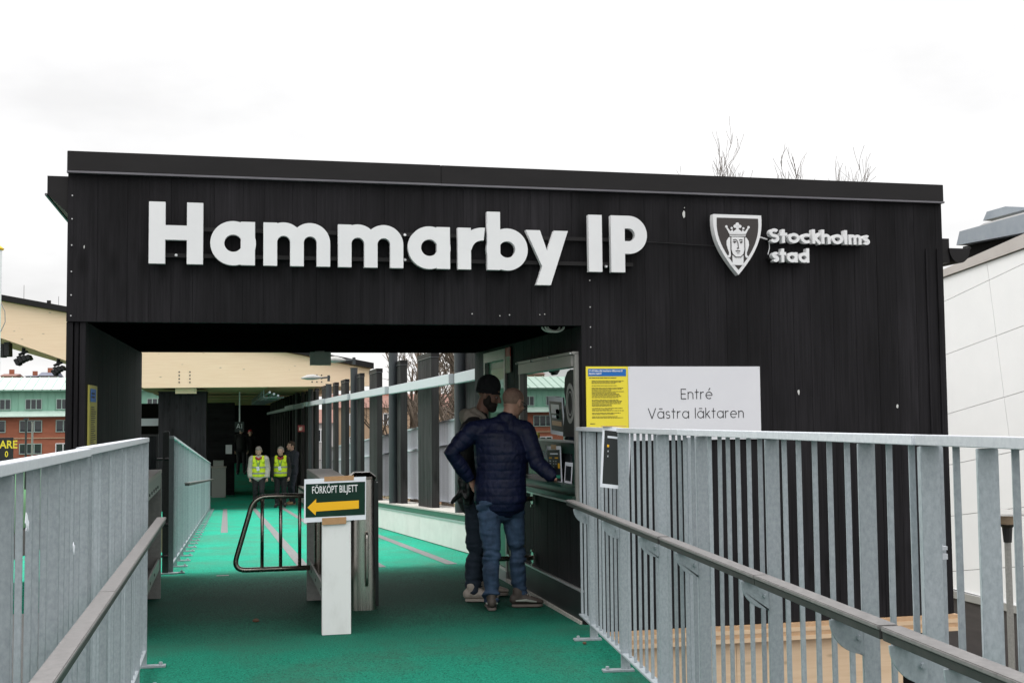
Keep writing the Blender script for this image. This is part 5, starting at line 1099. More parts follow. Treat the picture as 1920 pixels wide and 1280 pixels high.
# ---- the man in the navy puffer jacket at the window
Y2 = 9.45
def q2(px, py, dy=0): return onY(px, py, Y2 + dy)
J = dict(head=q2(963, 755, .02), neck=q2(950, 796, 0), chest=q2(940, 845, 0), pelvis=q2(938, 925, 0), lsh=q2(887, 806, .0), rsh=q2(984, 806, -.03), lel=q2(846, 848, .03), lwr=q2(880, 897, .10), rel=q2(1008, 868, -.12), rwr=q2(1040, 897, -.26),
         lhip=q2(917, 945, -.02), rhip=q2(960, 945, .02), lkn=q2(921, 1040, -.04), rkn=q2(970, 1038, .03), lan=q2(921, 1117, -.02), ran=q2(974, 1107, .08))
f2 = (G(J['lan'].x - .01, Y2 - .10), G(J['lan'].x + .035, Y2 + .18), G(J['ran'].x - .07, Y2 + .06), G(J['ran'].x + .18, Y2 + .02))
t, P, Mh, Rt, F, J = person('bald man in a navy puffer jacket and blue jeans leaning at the ticket window', J, (.38, .92, 0), (.80, .55, 0), -.38, 1.03, 1.02, 'puffer', 'jeans', 'skin', .0085, ('sneaker_dark', 'sole_dark', 'reflex'), f2, lambda q: quilt(q, .066, .0065), ((.3, .2, -.6), (.5, .1, -.2)), (.9, .5), sleeve=1.02, torso=(1.10, 1.10), collar_h=.085)
hm = MB(); ell(hm, P(0, -.020, .032), (.0765 * 1.03, .094 * 1.03, .082 * 1.03), Mh); hr = remesh(hm, .008, 1)
bmx = bmesh.new(); bmx.from_mesh(hr)
loc_ = lambda v: Mh.transposed() @ (v.co - Vector(J['head']))
bmesh.ops.delete(bmx, geom=[v for v in bmx.verts if loc_(v).y > .035 or loc_(v).z < -.055 or loc_(v).z > .098], context='VERTS'); bmx.to_mesh(hr); bmx.free()
MT['stubble'] = noisy('cropped_stubble', (0.17, 0.10, 0.075), (0.27, 0.165, 0.125), (60, 60, 60), (0.7, 0.85), bump=0.3)
h_ = add_mesh('hair', hr, 'stubble', t); h_.modifiers.new('thick', 'SOLIDIFY').thickness = .003
MB().tube([P(.083, -.01, .008), P(.083, .05, .010), P(.070, .088, .008), P(.035, .1, .004)], .0028, 6).tube([P(.010 + .022 + .022 * math.cos(a), .101, -.006 + .017 * math.sin(a)) for a in [2 * PI * k / 12 for k in range(13)]], .0022, 5).tube([P(-.010 - .022 + .022 * math.cos(a), .101, -.006 + .017 * math.sin(a)) for a in [2 * PI * k / 12 for k in range(13)]], .0022, 5).build('glasses', MT['black_gloss'], t)
eyes(t, P, Mh, 1.03)
# ---- the man in the black beanie
Y1 = 9.98
def q1(px, py, dy=0): return onY(px, py, Y1 + dy)
J = dict(head=q1(917, 740, .02), neck=q1(897, 785, .02), chest=q1(893, 840, .02), pelvis=q1(897, 925, .04), rsh=q1(880, 806, -.17), lsh=q1(906, 806, .19), rel=q1(870, 862, -.20), rwr=q1(874, 900, -.17), lel=q1(915, 865, .22), lwr=q1(950, 880, .14),
         rhip=q1(893, 943, -.06), lhip=q1(903, 943, .12), rkn=q1(893, 1032, -.05), lkn=q1(908, 1030, .20), ran=q1(887, 1100, -.06), lan=q1(906, 1092, .24))
f1 = (G(J['lan'].x - .06, Y1 + .24), G(J['lan'].x + .21, Y1 + .18), G(J['ran'].x - .07, Y1 - .07), G(J['ran'].x + .20, Y1 - .14))
t, P, Mh, Rt, F, J = person('bearded man in a black beanie and a black jacket with beige hood', J, (.95, .25, 0), (.86, -.42, 0), -.30, 1.05, 1.03, 'black_cloth', 'jeans_dark', 'skin_dark', .0085, ('sneaker', 'sole', None), f1, None, ((.1, 0, -1), (.5, 0, -.3)), (1.0, .6), sleeve=1.05, torso=(1.05, 1.15), leg_r=1.05)
m = MB(); ell(m, P(0, -.022, .066), (.088, .106, .104), Mh); ell(m, P(0, -.012, .015), (.094, .115, .050), Mh); me = remesh(m, .008, 2); bmx = bmesh.new(); bmx.from_mesh(me)
loc_ = lambda v: Mh.transposed() @ (v.co - Vector(J['head']))
bmesh.ops.delete(bmx, geom=[v for v in bmx.verts if loc_(v).z < (.004 + .26 * (loc_(v).y) if loc_(v).y > 0 else .004 + .15 * loc_(v).y)], context='VERTS'); bmx.to_mesh(me); bmx.free()
hb = add_mesh('beanie', me, 'knit', t); hb.modifiers.new('thick', 'SOLIDIFY').thickness = .008
m = MB(); ell(m, P(0, .030, -.072), (.066, .066, .058), Mh); ell(m, P(0, .055, -.100), (.042, .040, .034), Mh)
for sg in (-1, 1): ell(m, P(sg * .060, .012, -.045), (.022, .034, .052), Mh)
me = remesh(m, .007, 2); bmx = bmesh.new(); bmx.from_mesh(me); loc_ = lambda v: Mh.transposed() @ (v.co - Vector(J['head']))
bmesh.ops.delete(bmx, geom=[v for v in bmx.verts if loc_(v).z > -.030 and abs(loc_(v).x) < .05], context='VERTS'); bmx.to_mesh(me); bmx.free(); add_mesh('beard', me, 'beard', t).modifiers.new('thick', 'SOLIDIFY').thickness = .004
eyes(t, P, Mh, 1.05)
m = MB(); nk = J['neck']; capsule(m, [nk + Vector((-.02, -.10, -.01)), nk + Vector((-.105, -.05, .035)), nk + Vector((-.115, .04, .04)), nk + Vector((-.03, .11, .0))], [.034, .05, .05, .034]); capsule(m, [nk + Vector((-.085, -.03, .05)), nk + Vector((-.045, -.05, .075)), nk + Vector((.03, -.085, .01)), nk + Vector((.055, -.075, -.05))], [.035, .028, .024, .016]); ell(m, nk + Vector((-.11, 0, -.0)), (.05, .085, .065))
add_mesh('hood', remesh(m, .008, 3, crease([(nk, nk + Vector((0, 0, .1)))], .004)), 'hood', t)
wr = J['rwr']; gl_ = thing('gloves', 'crumpled black gloves hanging from the hand of the man in the black beanie', 'gloves', wr)
m = MB(); rg = random.Random(3)
for k in range(7):
    a = wr + Vector((rg.uniform(-.05, .05), rg.uniform(-.06, .02), .0)); capsule(m, [a, a + Vector((rg.uniform(-.04, .04), rg.uniform(-.03, .03), -.09)), a + Vector((rg.uniform(-.07, .06), rg.uniform(-.04, .04), -rg.uniform(.14, .22)))], [.032, .030, .018])
add_mesh('fabric', remesh(m, .007, 2, lambda p, n_: .006 * mno.noise(p * 30)), 'leather', gl_)
# ---- stewards and the man in navy, farther down the walkway
def stand(px, py, pz_top, Y, face, label, top, legs, skin='skin_light', hd=None, tilt=-.1, step=.05, arms='down', **kw):
    g0 = onY(px, py, Y); g0.z = fz(Y); tp = onY(px, pz_top, Y).z; Hh = tp - g0.z; k = Hh / 1.78; F = Vector(face).normalized(); Rt = F.cross(Vector((0, 0, 1))); U = Vector((0, 0, 1))
    p = lambda r_, f_, u_: g0 + (Rt * r_ + F * f_ + U * u_) * k
    J = dict(head=p(0, .05, 1.665), neck=p(0, .0, 1.50), chest=p(0, 0, 1.27), pelvis=p(0, 0, .97), lsh=p(-.19, 0, 1.43), rsh=p(.19, 0, 1.43), lel=p(-.25, -.02, 1.15), rel=p(.25, -.02, 1.15), lwr=p(-.25, .07, .90), rwr=p(.25, .07, .90),
             lhip=p(-.09, 0, .92), rhip=p(.09, 0, .92), lkn=p(-.10, .03 + step, .50), rkn=p(.10, .03 - step * .2, .50), lan=p(-.11, step, .09), ran=p(.11, -step, .09))
    if arms == 'front': J['lel'] = p(-.22, .10, 1.14); J['lwr'] = p(-.06, .26, 1.10); J['rel'] = p(.22, .10, 1.14); J['rwr'] = p(.06, .26, 1.12)
    ft = (p(-.12, step - .07, 0), p(-.14, step + .19, 0), p(.12, -step - .07, 0), p(.14, -step + .19, 0))
    return person(label, J, F, hd or face, tilt, 1.13 * k, k, top, legs, skin, .014, kw.pop('shoes', ('leather', 'black_trouser', None)), ft, None, ((0, 0, -1), (0, 0, -1)), (.7, .7), **kw), p, k
def vest(t, p, k, F, lab=True):
    Rt = F.cross(Vector((0, 0, 1))); U = Vector((0, 0, 1)); global secs_end
    m = MB(); secs_end = [.3, .3]
    lofted(m, [(p(0, 0, .93), Rt * .213 * k, F * .172 * k), (p(0, 0, 1.10), Rt * .208 * k, F * .170 * k), (p(0, 0, 1.27), Rt * .213 * k, F * .172 * k), (p(0, 0, 1.40), Rt * .185 * k, F * .150 * k)], 24); secs_end = [1, 1]
    for sg in (-1, 1): capsule(m, [p(sg * .125, .11, 1.36), p(sg * .125, .05, 1.50), p(sg * .125, -.06, 1.50), p(sg * .125, -.12, 1.36)], [.055 * k, .05 * k, .05 * k, .055 * k])
    v = add_mesh('hi_vis_vest', remesh(m, .014, 2, lambda q, n_: .006 * mno.noise(q * 9)), 'hivis', t)
    for z in (1.0, 1.17):
        m = MB(); n = 28; m.v = [p(.218 * math.cos(a) * (1 if z < 1.1 else .985), .179 * math.sin(a), zz_) for zz_ in (z, z + .045) for a in [2 * PI * j / n for j in range(n)]]; m.f = [(j, (j + 1) % n, n + (j + 1) % n, n + j) for j in range(n)]
        b = m.build('reflective_band', MT['reflex'], v); b.modifiers.new('t', 'SOLIDIFY').thickness = .006
    m = MB(); m.box(-.004, .004, -.004, .004, -.42, .0); c = p(0, .181, 1.27); m = MB().bar(p(0, .183, .98), p(0, .183, 1.34), .012, .006); m.build('zip', MT['reflex'], v)
    MB().bar(p(-.06, .165, 1.46), p(-.01, .192, 1.22), .022, .008).bar(p(.07, .165, 1.46), p(.01, .192, 1.22), .022, .008).build('lanyard', MT['lanyard'], t)
    MB().bar(p(.0, .200, 1.10), p(.02, .200, 1.22), .085, .006, up=F).build('badge', MT['paper'], t)
Fs = Vector((-.10, -1, 0)).normalized()
(r1, p, k) = stand(485, 950, 838, 37.4, Fs, 'steward in a yellow vest over an off-white jacket, looking down', 'offwhite_cloth', 'black_trouser', hd=(-.15, -1, 0), tilt=-.5, sleeve=1.4, torso=(1.12, 1.08), leg_r=1.15, step=.10)
t = r1[0]; vest(t, p, k, Fs); capsule_m = MB(); capsule(capsule_m, [p(-.07, .10, 1.47), p(0, .13, 1.42), p(.07, .10, 1.47)], [.035, .04, .035]); add_mesh('red_collar', remesh(capsule_m, .012, 1), 'red_cloth', t)
def cap_hair(t, P, Mh, J, mt, yl=.02, zl=-.03, ks=1.0):
    m = MB(); ell(m, P(0, -.016, .036), (.080 * ks, .098 * ks, .088 * ks), Mh); me = remesh(m, .010, 1); b = bmesh.new(); b.from_mesh(me); lo = lambda v: Mh.transposed() @ (v.co - Vector(J['head']))
    bmesh.ops.delete(b, geom=[v for v in b.verts if (lo(v).y > yl and lo(v).z < .075) or lo(v).z < zl], context='VERTS'); b.to_mesh(me); b.free(); h = add_mesh('hair', me, mt, t); h.modifiers.new('t', 'SOLIDIFY').thickness = .008
_, P, Mh, _, _, J = r1; cap_hair(t, P, Mh, J, 'grey_hair', .035, -.02, 1.16 * k); eyes(t, P, Mh, 1.13 * k)
(r2, p, k) = stand(526, 949, 838, 37.7, Vector((-.12, -1, 0)), 'steward in a yellow vest over a black jacket, looking ahead', 'black_cloth', 'black_trouser', hd=(-.35, -1, 0), tilt=-.05, sleeve=1.15, torso=(1.02, 1), step=-.06, leg_r=1.1)
t = r2[0]; vest(t, p, k, Vector((-.12, -1, 0)).normalized()); capsule_m = MB(); capsule(capsule_m, [p(-.07, .10, 1.47), p(0, .13, 1.42), p(.07, .10, 1.47)], [.035, .04, .035]); add_mesh('red_collar', remesh(capsule_m, .012, 1), 'red_cloth', t)
_, P, Mh, _, _, J = r2; cap_hair(t, P, Mh, J, 'grey_hair', .045, -.015, 1.16 * k); eyes(t, P, Mh, 1.13 * k)
(r3, p, k) = stand(548, 944, 828, 38.6, (-.85, -.5, 0), 'dark-haired man in a navy jacket standing sideways behind the stewards', 'navy_cloth', 'navy_cloth', hd=(-1, -.45, 0), tilt=.05, arms='front', shoes=('tape', 'sole', None), sleeve=1.15, torso=(1.05, 1.1), leg_r=1.1)
t, P, Mh, _, _, J = r3; cap_hair(t, P, Mh, J, 'brown_hair', .050, -.01, 1.18 * k); eyes(t, P, Mh, 1.13 * k)
# two figures deep in the dark corridor
for i, (px, ft, tp, Y, lab, hairm) in enumerate(((452, 872, 806, 60, 'dim figure in black at the far end of the dark corridor, under the gate sign', 'brown_hair'), (469, 868, 811, 62, 'dim figure in a red cap in the dark corridor, right of the gate sign', 'red_cloth'))):
    g0 = onY(px, ft, Y); (r4, p, k) = stand(px, ft, onY and 0 or 0, Y, (.1, -1, 0), lab, 'black_cloth', 'black_trouser') if False else stand(px, ft, [800, 806][i], Y, (.1, -1, 0), lab, 'black_cloth', 'black_trouser')
    t, P, Mh, _, _, J = r4; cap_hair(t, P, Mh, J, hairm, .05, 0.0, 1.2 * k)
# ================================================================== street lamps on the poles
for i, (Y, top) in enumerate(((26.2, 2.62), (31.75, 2.42))):
    x = WX(Y)
    t = thing('street_lamp', ['grey street lamp head on the nearer pole, above the fins', 'grey street lamp head on the farther pole, before the roof beam'][i], 'street lamp', (x, Y, top), 0, 'street lamps over the walkway')
    MB().cyl(x, Y, top + .012, top + .17, .035, 12).build('spigot', MT['column'], t); MB().tube([(x + .04, Y, top + .12), (x - .22, Y, top + .10)], .022, 8).build('arm', MT['column'], t)
    m = MB(); rings = []
    for u, h_, w_ in ((0, .02, .03), (.08, .05, .07), (.22, .085, .11), (.38, .075, .11), (.50, .03, .06), (.54, .008, .02)):
        rings.append([(x - .18 - u, Y + w_ * math.cos(a), top + .10 - .02 * u + (h_ * 1.2 if math.sin(a) > 0 else h_ * .55) * math.sin(a)) for a in [2 * PI * k / 12 for k in range(12)]])
    m.v = [p for r_ in rings for p in r_]; m.f = [(i_ * 12 + k, i_ * 12 + (k + 1) % 12, (i_ + 1) * 12 + (k + 1) % 12, (i_ + 1) * 12 + k) for i_ in range(5) for k in range(12)] + [tuple(range(12)), tuple(60 + k for k in range(12))]
    m.build('lamp_head', MT['cab'], t, smooth=True)
MT['dull_red'] = mat('dull_red_sign', (0.16, 0.018, 0.018), 0.6)
# signs in the corridor
p = onY(449, 800, 41.0); a1 = thing('gate_sign', 'small hanging sign reading A1 at the far dark gate', 'sign', p)
MB().box(p.x - .15, p.x + .15, 41.0, 41.05, p.z - .17, p.z + .17).build('panel', MT['poster_black'], a1)
gl = MB(); X_ = p.x - .095
for ch in 'A1':
    g, adv = glyph(ch, .14)
    for i, s in enumerate(g): stroke_prism(gl, [(X_ + u * .112, p.z - .05 + v * .112) for u, v in s], .02, 40.994 - .0004 * i, 41.002)
    X_ += (adv + .15) * .112
gl.build('lettering', MT['paper'], a1); MB().box(p.x + .0, p.x + .04, 40.992, 41.002, p.z - .15, p.z - .12).build('mark', MT['pale_red'], a1)
MB().box(p.x - .02, p.x + .02, 41.02, 41.04, p.z + .17, 2.36).build('hanger', MT['alu'], a1)
MT['exit_green'] = mat('exit_green', (0.005, 0.22, 0.10), 0.5); p = onY(511, 743, 39.0); ex = thing('exit_sign', 'small green emergency exit sign under the wooden ceiling', 'sign', p)
MB().box(p.x - .13, p.x + .13, 39.0, 39.04, p.z - .085, p.z + .085).build('panel', MT['exit_green'], ex)
MB().box(p.x - .10, p.x - .06, 38.994, 39.001, p.z - .05, p.z + .05).box(p.x + .0, p.x + .06, 38.994, 39.001, p.z - .055, p.z + .06).bar((p.x - .05, 38.996, p.z), (p.x - .01, 38.996, p.z), .006, .03).build('pictogram', MT['paper'], ex)
p = onY(565, 803, 36.8); fe = thing('fire_sign', 'small dark red fire equipment sign on a fin in the shade', 'sign', p)
MB().box(p.x - .10, p.x + .10, 36.8, 36.82, p.z - .10, p.z + .10).build('panel', MT['dull_red'], fe); MB().box(p.x + .005, p.x + .02, 36.795, 36.802, p.z - .06, p.z + .06).box(p.x - .06, p.x - .02, 36.795, 36.802, p.z - .06, p.z + .04).build('pictogram', MT['pale_red'], fe)
# loudspeakers under the stand roof
for px, py, w_, h_, rot, lab in ((10, 655, .30, .38, 0.03, 'black box loudspeaker hanging straight under the stand roof, leftmost'), (43, 672, .44, .19, .48, 'black tilted loudspeaker array in the middle under the stand roof'), (109, 692, .36, .18, .62, 'black tilted loudspeaker array next to the black pier')):
    p = onY(px, py, 36.5); t = thing('loudspeaker', lab, 'loudspeaker', p)
    n_ = 4 if rot > .1 else 2; mt_ = Matrix.Rotation(-rot, 3, 'Y')
    for k in range(n_):
        u0 = -w_ / 2 + w_ * k / n_; m = MB(); c8 = [(u, v, d) for d in (-h_ * .5 - .02 * abs(k - 1.5), h_ * .5 - .04 * abs(k - 1)) for u, v in ((u0 + .005, -.3), (u0 + w_ / n_ - .005, -.3), (u0 + w_ / n_ - .005, .3), (u0 + .005, .3))]
        m.hexa([p + mt_ @ Vector(c) for c in c8]); m.build('cabinet', MT['black'], t, bevel=.01)
    top = p + mt_ @ Vector((.05, 0, h_ * .5)); m = MB(); zt = 3.65 + (-5.9 - p.x) * -.33 + .5
    if rot < .1:
        for dx in (-.12, .12): m.tube([(p.x + dx, p.y, p.z + h_ * .4), (p.x + dx, p.y, zt + .9)], .012, 6)
    else:
        m.bar(top + Vector((-.1, 0, 0)), top + Vector((.12, 0, .10)), .3, .05); m.tube([top, top + Vector((.02, 0, .2))], .05, 8); m.tube([top + Vector((.0, 0, .1)), top + Vector((0, 0, 2.0))], .006, 5)
    m.build('hanger', MT['black'], t)
# white pole and scoreboard at the far left
p = onY(0, 466, 16)
fp = thing('flagpole', 'white pole at the left edge with a small gold finial', 'pole', (p.x - .03, 16, -3.4))
MB().cyl(p.x - .03, 16, -3.4, p.z - .02, .055, 16).build('shaft', MT['white'], fp, smooth=.6); MB().tube([(p.x - .03, 16, p.z - .02), (p.x - .03, 16, p.z + .0), (p.x - .03, 16, p.z + .04)], [.07, .08, .03], 12).build('finial', MT['gold'], fp)
MB().tube([(p.x + .03, 15.97, 2.95), (p.x + .075, 15.97, 2.85), (p.x + .08, 15.97, 2.72), (p.x + .03, 15.97, 2.6)], .006, 6).build('halyard', MT['cab'], fp)
p0, p1 = onY(-60, 821, 24.0), onY(22.5, 868, 24.0)
sb = thing('scoreboard', 'black scoreboard edge with yellow lettering ARE behind the left fence', 'scoreboard', (p0.x, 24, -3.4))
MB().box(p0.x, p1.x, 24.0, 24.12, p1.z, p0.z).build('panel', MT['poster_black'], sb); MB().box(p0.x + .3, p0.x + .4, 24.02, 24.1, -3.4, p1.z).build('post', MT['galv_dark'], sb)
q = onY(3, 840, 24.0); text_obj('ARE', .205, 'yellow', sb, (q.x - .035, 23.995, q.z), sx=.86, off=.004); q = onY(9, 853, 24.0); text_obj('0', .15, 'yellow', sb, (q.x, 23.995, q.z - .03), sx=.8, off=.003)
# ================================================================== brick and copper building behind the pitch
MT['brick'] = noisy('red_brickwork', (0.26, 0.085, 0.045), (0.36, 0.125, 0.07), (0.5, 0.5, 1.5), (0.75, 0.9), detail=8)
MT['brick_pale'] = noisy('yellowish_plaster', (0.38, 0.26, 0.17), (0.46, 0.33, 0.22), (0.3, 0.3, 0.3), (0.75, 0.9))
MT['render_grey'] = noisy('pale_render', (0.36, 0.34, 0.33), (0.44, 0.42, 0.41), (0.3, 0.3, 0.3), (0.75, 0.9))
MT['roof_red'] = noisy('red_roof_tiles', (0.17, 0.085, 0.065), (0.24, 0.12, 0.095), (1.5, 1.5, 4), (0.8, 0.9))
MT['slate'] = noisy('blue_grey_roof', (0.09, 0.10, 0.14), (0.13, 0.14, 0.19), (1, 1, 3), (0.6, 0.8))
MT['wframe'] = mat('pale_green_frames', (0.30, 0.40, 0.36), 0.5)
BYD = 165.0
s_ = lambda py: onY(0, py, BYD).z
xx_ = lambda px, py=770: onY(px, py, BYD).x
bb = thing('brick_copper_building', 'long red brick building with a pale green copper roof storey, across the pitch', 'building', (-40, BYD, -3.4))
BX0, BX1 = -95, xx_(470)
MB().box(BX0, BX1, BYD, BYD + 14, -3.4, s_(779)).build('brick_wall', MT['brick'], bb)
MB().box(BX0, BX1, BYD + .05, BYD + 14, s_(778), s_(732)).build('copper_wall', MT['copper'], bb)
m = MB(); m.prism([(BYD - 1.0, s_(781.5)), (BYD - .95, s_(779)), (BYD + .045, s_(771)), (BYD + .045, s_(781.5))], BX0, BX1, 'x'); m.build('copper_skirt', MT['copper_roof'], bb)
m = MB(); m.prism([(BYD - .75, s_(733)), (BYD + .4, s_(731)), (BYD + .6, s_(733.5))], BX0, BX1, 'x'); m.build('eave', MT['copper'], bb)
m = MB(); m.prism([(BYD - .5, s_(731)), (BYD + 6, s_(705)), (BYD + 12, s_(705)), (BYD + 14, s_(731))], BX0, BX1, 'x'); m.build('roof', MT['copper_roof'], bb)
m = MB(); k = BX0
while k < BX1:
    m.hexa([(k, BYD - .55, s_(731) + .02), (k + .06, BYD - .55, s_(731) + .02), (k + .06, BYD + 6, s_(705) + .02), (k, BYD + 6, s_(705) + .02), (k, BYD - .55, s_(731) + .1), (k + .06, BYD - .55, s_(731) + .1), (k + .06, BYD + 6, s_(705) + .1), (k, BYD + 6, s_(705) + .1)]); k += 1.15
tag(m.build('roof_seams', MT['copper_roof'], bb), kind='stuff')
m = MB(); k = BX0
while k < BX1: m.box(k, k + .05, BYD - .02, BYD + .05, s_(770), s_(733)); k += .9
tag(m.build('wall_seams', MT['copper'], bb), kind='stuff')
wm = {}
def bwin(x, z0, z1, wd, y, n=3, parent=bb, fr='wframe', gl_='far_glass', seen=True):
    kk = (round(wd, 2), round(z1 - z0, 2), n, fr)
    if kk not in wm:
        h = z1 - z0; m = MB().box(0, wd, -.08, .1, 0, .1).box(0, wd, -.08, .1, h - .1, h)
        for i in range(n + 1): u = (wd - .1) * i / n; m.box(u, u + .1, -.075, .09, .1, h - .1)
        wm[kk] = (m.mesh('window', MT[fr]), MB().box(.05, wd - .05, -.03, -.02, .05, h - .05).mesh('pane', MT[gl_]))
    o = wloc(parent); w_ = link('window', wm[kk][0], parent, (x - o.x, y - o.y, z0 - o.z)); link('pane', wm[kk][1], w_)
pw = xx_(105) - xx_(47)
x = xx_(47)
for k in range(-8, 9):
    X = x + k * pw
    if BX0 + 1 < X < BX1 - 3:
        bwin(X, s_(768.5), s_(748), 2.05, BYD, 3); X2 = xx_(37) + k * (xx_(105) - xx_(37))
        if BX0 + 1 < X2 < BX1 - 3: bwin(X2, s_(811), s_(788), 2.75, BYD - .05, 3); bwin(X2, s_(852), s_(832), 2.75, BYD - .05, 3, fr='wframe' if k % 2 == 0 else 'white')
MB().box(BX0, BX1, BYD - .14, BYD, s_(823), s_(821)).build('brick_band', MT['brick_pale'], bb)
# roofs showing above it
def house(name, label, x0, x1, y, z0, z1, zr, wall, roof, rows=0, cols=0, dep=10, group=None):
    t = thing(name, label, 'house', ((x0 + x1) / 2, y, z0), 0, group)
    MB().box(x0, x1, y, y + dep, z0, z1).build('wall', MT[wall], t)
    m = MB(); m.prism([(y - .4, z1 + .002), (y + dep / 2, zr), (y + dep + .4, z1 + .002)], x0 - .3, x1 + .3, 'x'); r_ = m.build('roof', MT[roof], t)
    MB().box(x0 + (x1 - x0) * .3, x0 + (x1 - x0) * .3 + .9, y + dep * .45, y + dep * .45 + .9, zr - 1.2, zr + .9).build('chimney', MT['brick'], r_)
    for i in range(cols):
        for j in range(rows):
            X = x0 + (x1 - x0) * (i + .5) / cols - .6; Z = z1 - 2.2 - 2.9 * j
            if Z > z0: bwin(X, Z, Z + 1.5, 1.2, y - .02, 2, t, 'white')
    return t
zz = lambda py: onY(60, py, 260).z; xr = lambda px: onY(px, 705, 260).x
house('distant_house', 'distant red-roofed house just showing above the copper roof at the left', xr(2), xr(27), 260, -3.4, zz(704.5), zz(699), 'brick_pale', 'roof_red')
house('distant_house', 'distant house with a blue-grey mansard roof above the copper roof', xr(74), xr(104), 260, -3.4, zz(704), zz(696), 'render_grey', 'slate')
house('distant_house', 'distant pale house with a flat red roof, seen only in the ticket window glass', xr(-190), xr(-110), 262, -3.4, zz(702), zz(694), 'brick_pale', 'roof_red', 1, 6)
house('distant_house', 'distant low grey house between the other roofs on the left skyline', xr(45), xr(66), 262, -3.4, zz(704.5), zz(701.5), 'render_grey', 'slate')
# slim mast and lamp post in front of the brick building
for px, top, lab in ((49, 787, 'thin dark lamp post in front of the brick building'), (61, 792, 'thin grey flag mast in front of the brick building')):
    p = onY(px, top, 90); t = thing('mast', lab, 'pole', (p.x, 90, -3.4)); MB().cyl(p.x, 90, -3.4, p.z, .07, 8).build('shaft', MT['column' if px < 55 else 'cab'], t)
    if px < 55: MB().box(p.x - .15, p.x + .15, 89.85, 90.15, p.z, p.z + .12).build('head', MT['column'], t)
    else: MB().cyl(p.x, 90, p.z, p.z + .06, .10, 8).build('cap', MT['cab'], t)
# ================================================================== white panelled hall on the right
MT['hallpanel'] = noisy('white_hall_panel', (0.76, 0.765, 0.77), (0.82, 0.822, 0.825), (0.6, 0.6, 0.6), (0.35, 0.5))
MT['hallgrey'] = noisy('grey_roof_metal', (0.21, 0.245, 0.285), (0.28, 0.315, 0.35), (2, 2, 2), (0.4, 0.55), metal=0.2)
MT['plinth'] = noisy('dark_plinth', (0.045, 0.040, 0.040), (0.07, 0.062, 0.06), (1, 1, 8), (0.5, 0.7))
MT['parapet'] = noisy('warm_grey_parapet', (0.42, 0.39, 0.37), (0.50, 0.47, 0.45), (1, 1, 1), (0.3, 0.45), metal=0.3)
HX = 14.0
hall = thing('white_hall', 'white panelled hall with slanting joints and a grey roof box at the right edge', 'building', (HX, 20, -3.4))
def ln3(a, b):
    p, q = onX(*a, HX), onX(*b, HX); k = (q.z - p.z) / (q.y - p.y); return (k, p.z - k * p.y)
lines = [ln3((1775, 519), (1920, 467)), ln3((1775, 563), (1920, 494)), ln3((1778, 663), (1920, 610)), ln3((1790, 772), (1920, 733)), ln3((1790, 869), (1920, 842)), ln3((1790, 966), (1920, 950)), ln3((1802, 1069), (1920, 1061)), ln3((1803, 1108), (1920, 1138))]
def vl(a, b):
    p, q = onX(*a, HX), onX(*b, HX); k = (q.y - p.y) / (q.z - p.z); return (k, p.y - k * p.z)
v1 = vl((1850, 490), (1877, 700)); vls = [(v1[0], v1[1] + d) for d in (-8.4, -4.2, 0, 4.2, 8.4, 12.6)]
def isect(l, v): z = (l[0] * v[1] + l[1]) / (1 - l[0] * v[0]); return (v[0] * z + v[1], z)
for i in range(len(lines) - 1):
    for j in range(len(vls) - 1):
        c = [isect(lines[i + 1], vls[j]), isect(lines[i + 1], vls[j + 1]), isect(lines[i], vls[j + 1]), isect(lines[i], vls[j])]
        cy, cz = sum(p[0] for p in c) / 4, sum(p[1] for p in c) / 4
        g_ = .005; c = [(c[0][0] + g_, c[0][1] + g_), (c[1][0] - g_, c[1][1] + g_), (c[2][0] - g_, c[2][1] - g_), (c[3][0] + g_, c[3][1] - g_)]
        MB().prism(c, HX, HX + .05, 'x').build('wall_panel', MT['hallpanel'], hall)
ya, yb = vls[0][1] - .3, vls[-1][1] + .3
lz = lambda l, y: l[0] * y + l[1]
MB().prism([(ya, -3.4), (yb, -3.4), (yb, lz(lines[0], yb)), (ya, lz(lines[0], ya))], HX + .051, HX + 12, 'x').build('core', MT['plinth'], hall)
pa = ln3((1773, 505), (1920, 440)); MB().prism([(ya, lz(lines[0], ya) + .01), (24.6, lz(lines[0], 24.6) + .01), (24.6, lz(pa, 24.6)), (ya, lz(pa, ya))], HX - .05, HX + 12, 'x').build('parapet', MT['parapet'], hall)
pz = onX(1861, 1121, HX).z
MB().box(HX - .06, HX + .05, ya, yb, pz - .16, pz - .02).build('plinth_rail', MT['alu'], hall); MB().box(HX - .02, HX + .05, ya, yb, -3.4, pz - .165).build('plinth', MT['plinth'], hall)
HB = 19.0
rp_ = lambda px, py, X=HB: (lambda p: (p.y, p.z))(onX(px, py, X))
MB().prism([rp_(1793, 460), rp_(1920, 436), rp_(1990, 424), rp_(1990, 372), rp_(1920, 401), rp_(1799, 434)], HB, HB + 4, 'x').build('roof_box', MT['hallgrey'], hall)
MB().prism([rp_(1799, 433.8), rp_(1920, 400.8), rp_(1990, 371.8), rp_(1990, 365), rp_(1920, 392), rp_(1826, 418)], HB + .3, HB + 4, 'x').build('roof_slope', MT['alu'], hall)
MB().prism([rp_(1843, 414, 20), rp_(1932, 390, 20), rp_(1920, 388.5, 20), rp_(1885, 387, 20), rp_(1850, 397, 20)], 20, 22, 'x').build('roof_cowl', MT['hallgrey'], hall)
MB().prism([rp_(1793, 462), rp_(1990, 425.5), rp_(1990, 428), rp_(1990, 460), rp_(1790, 500)], HB + .2, HB + 4, 'x').build('roof_gap', MT['void'], hall)
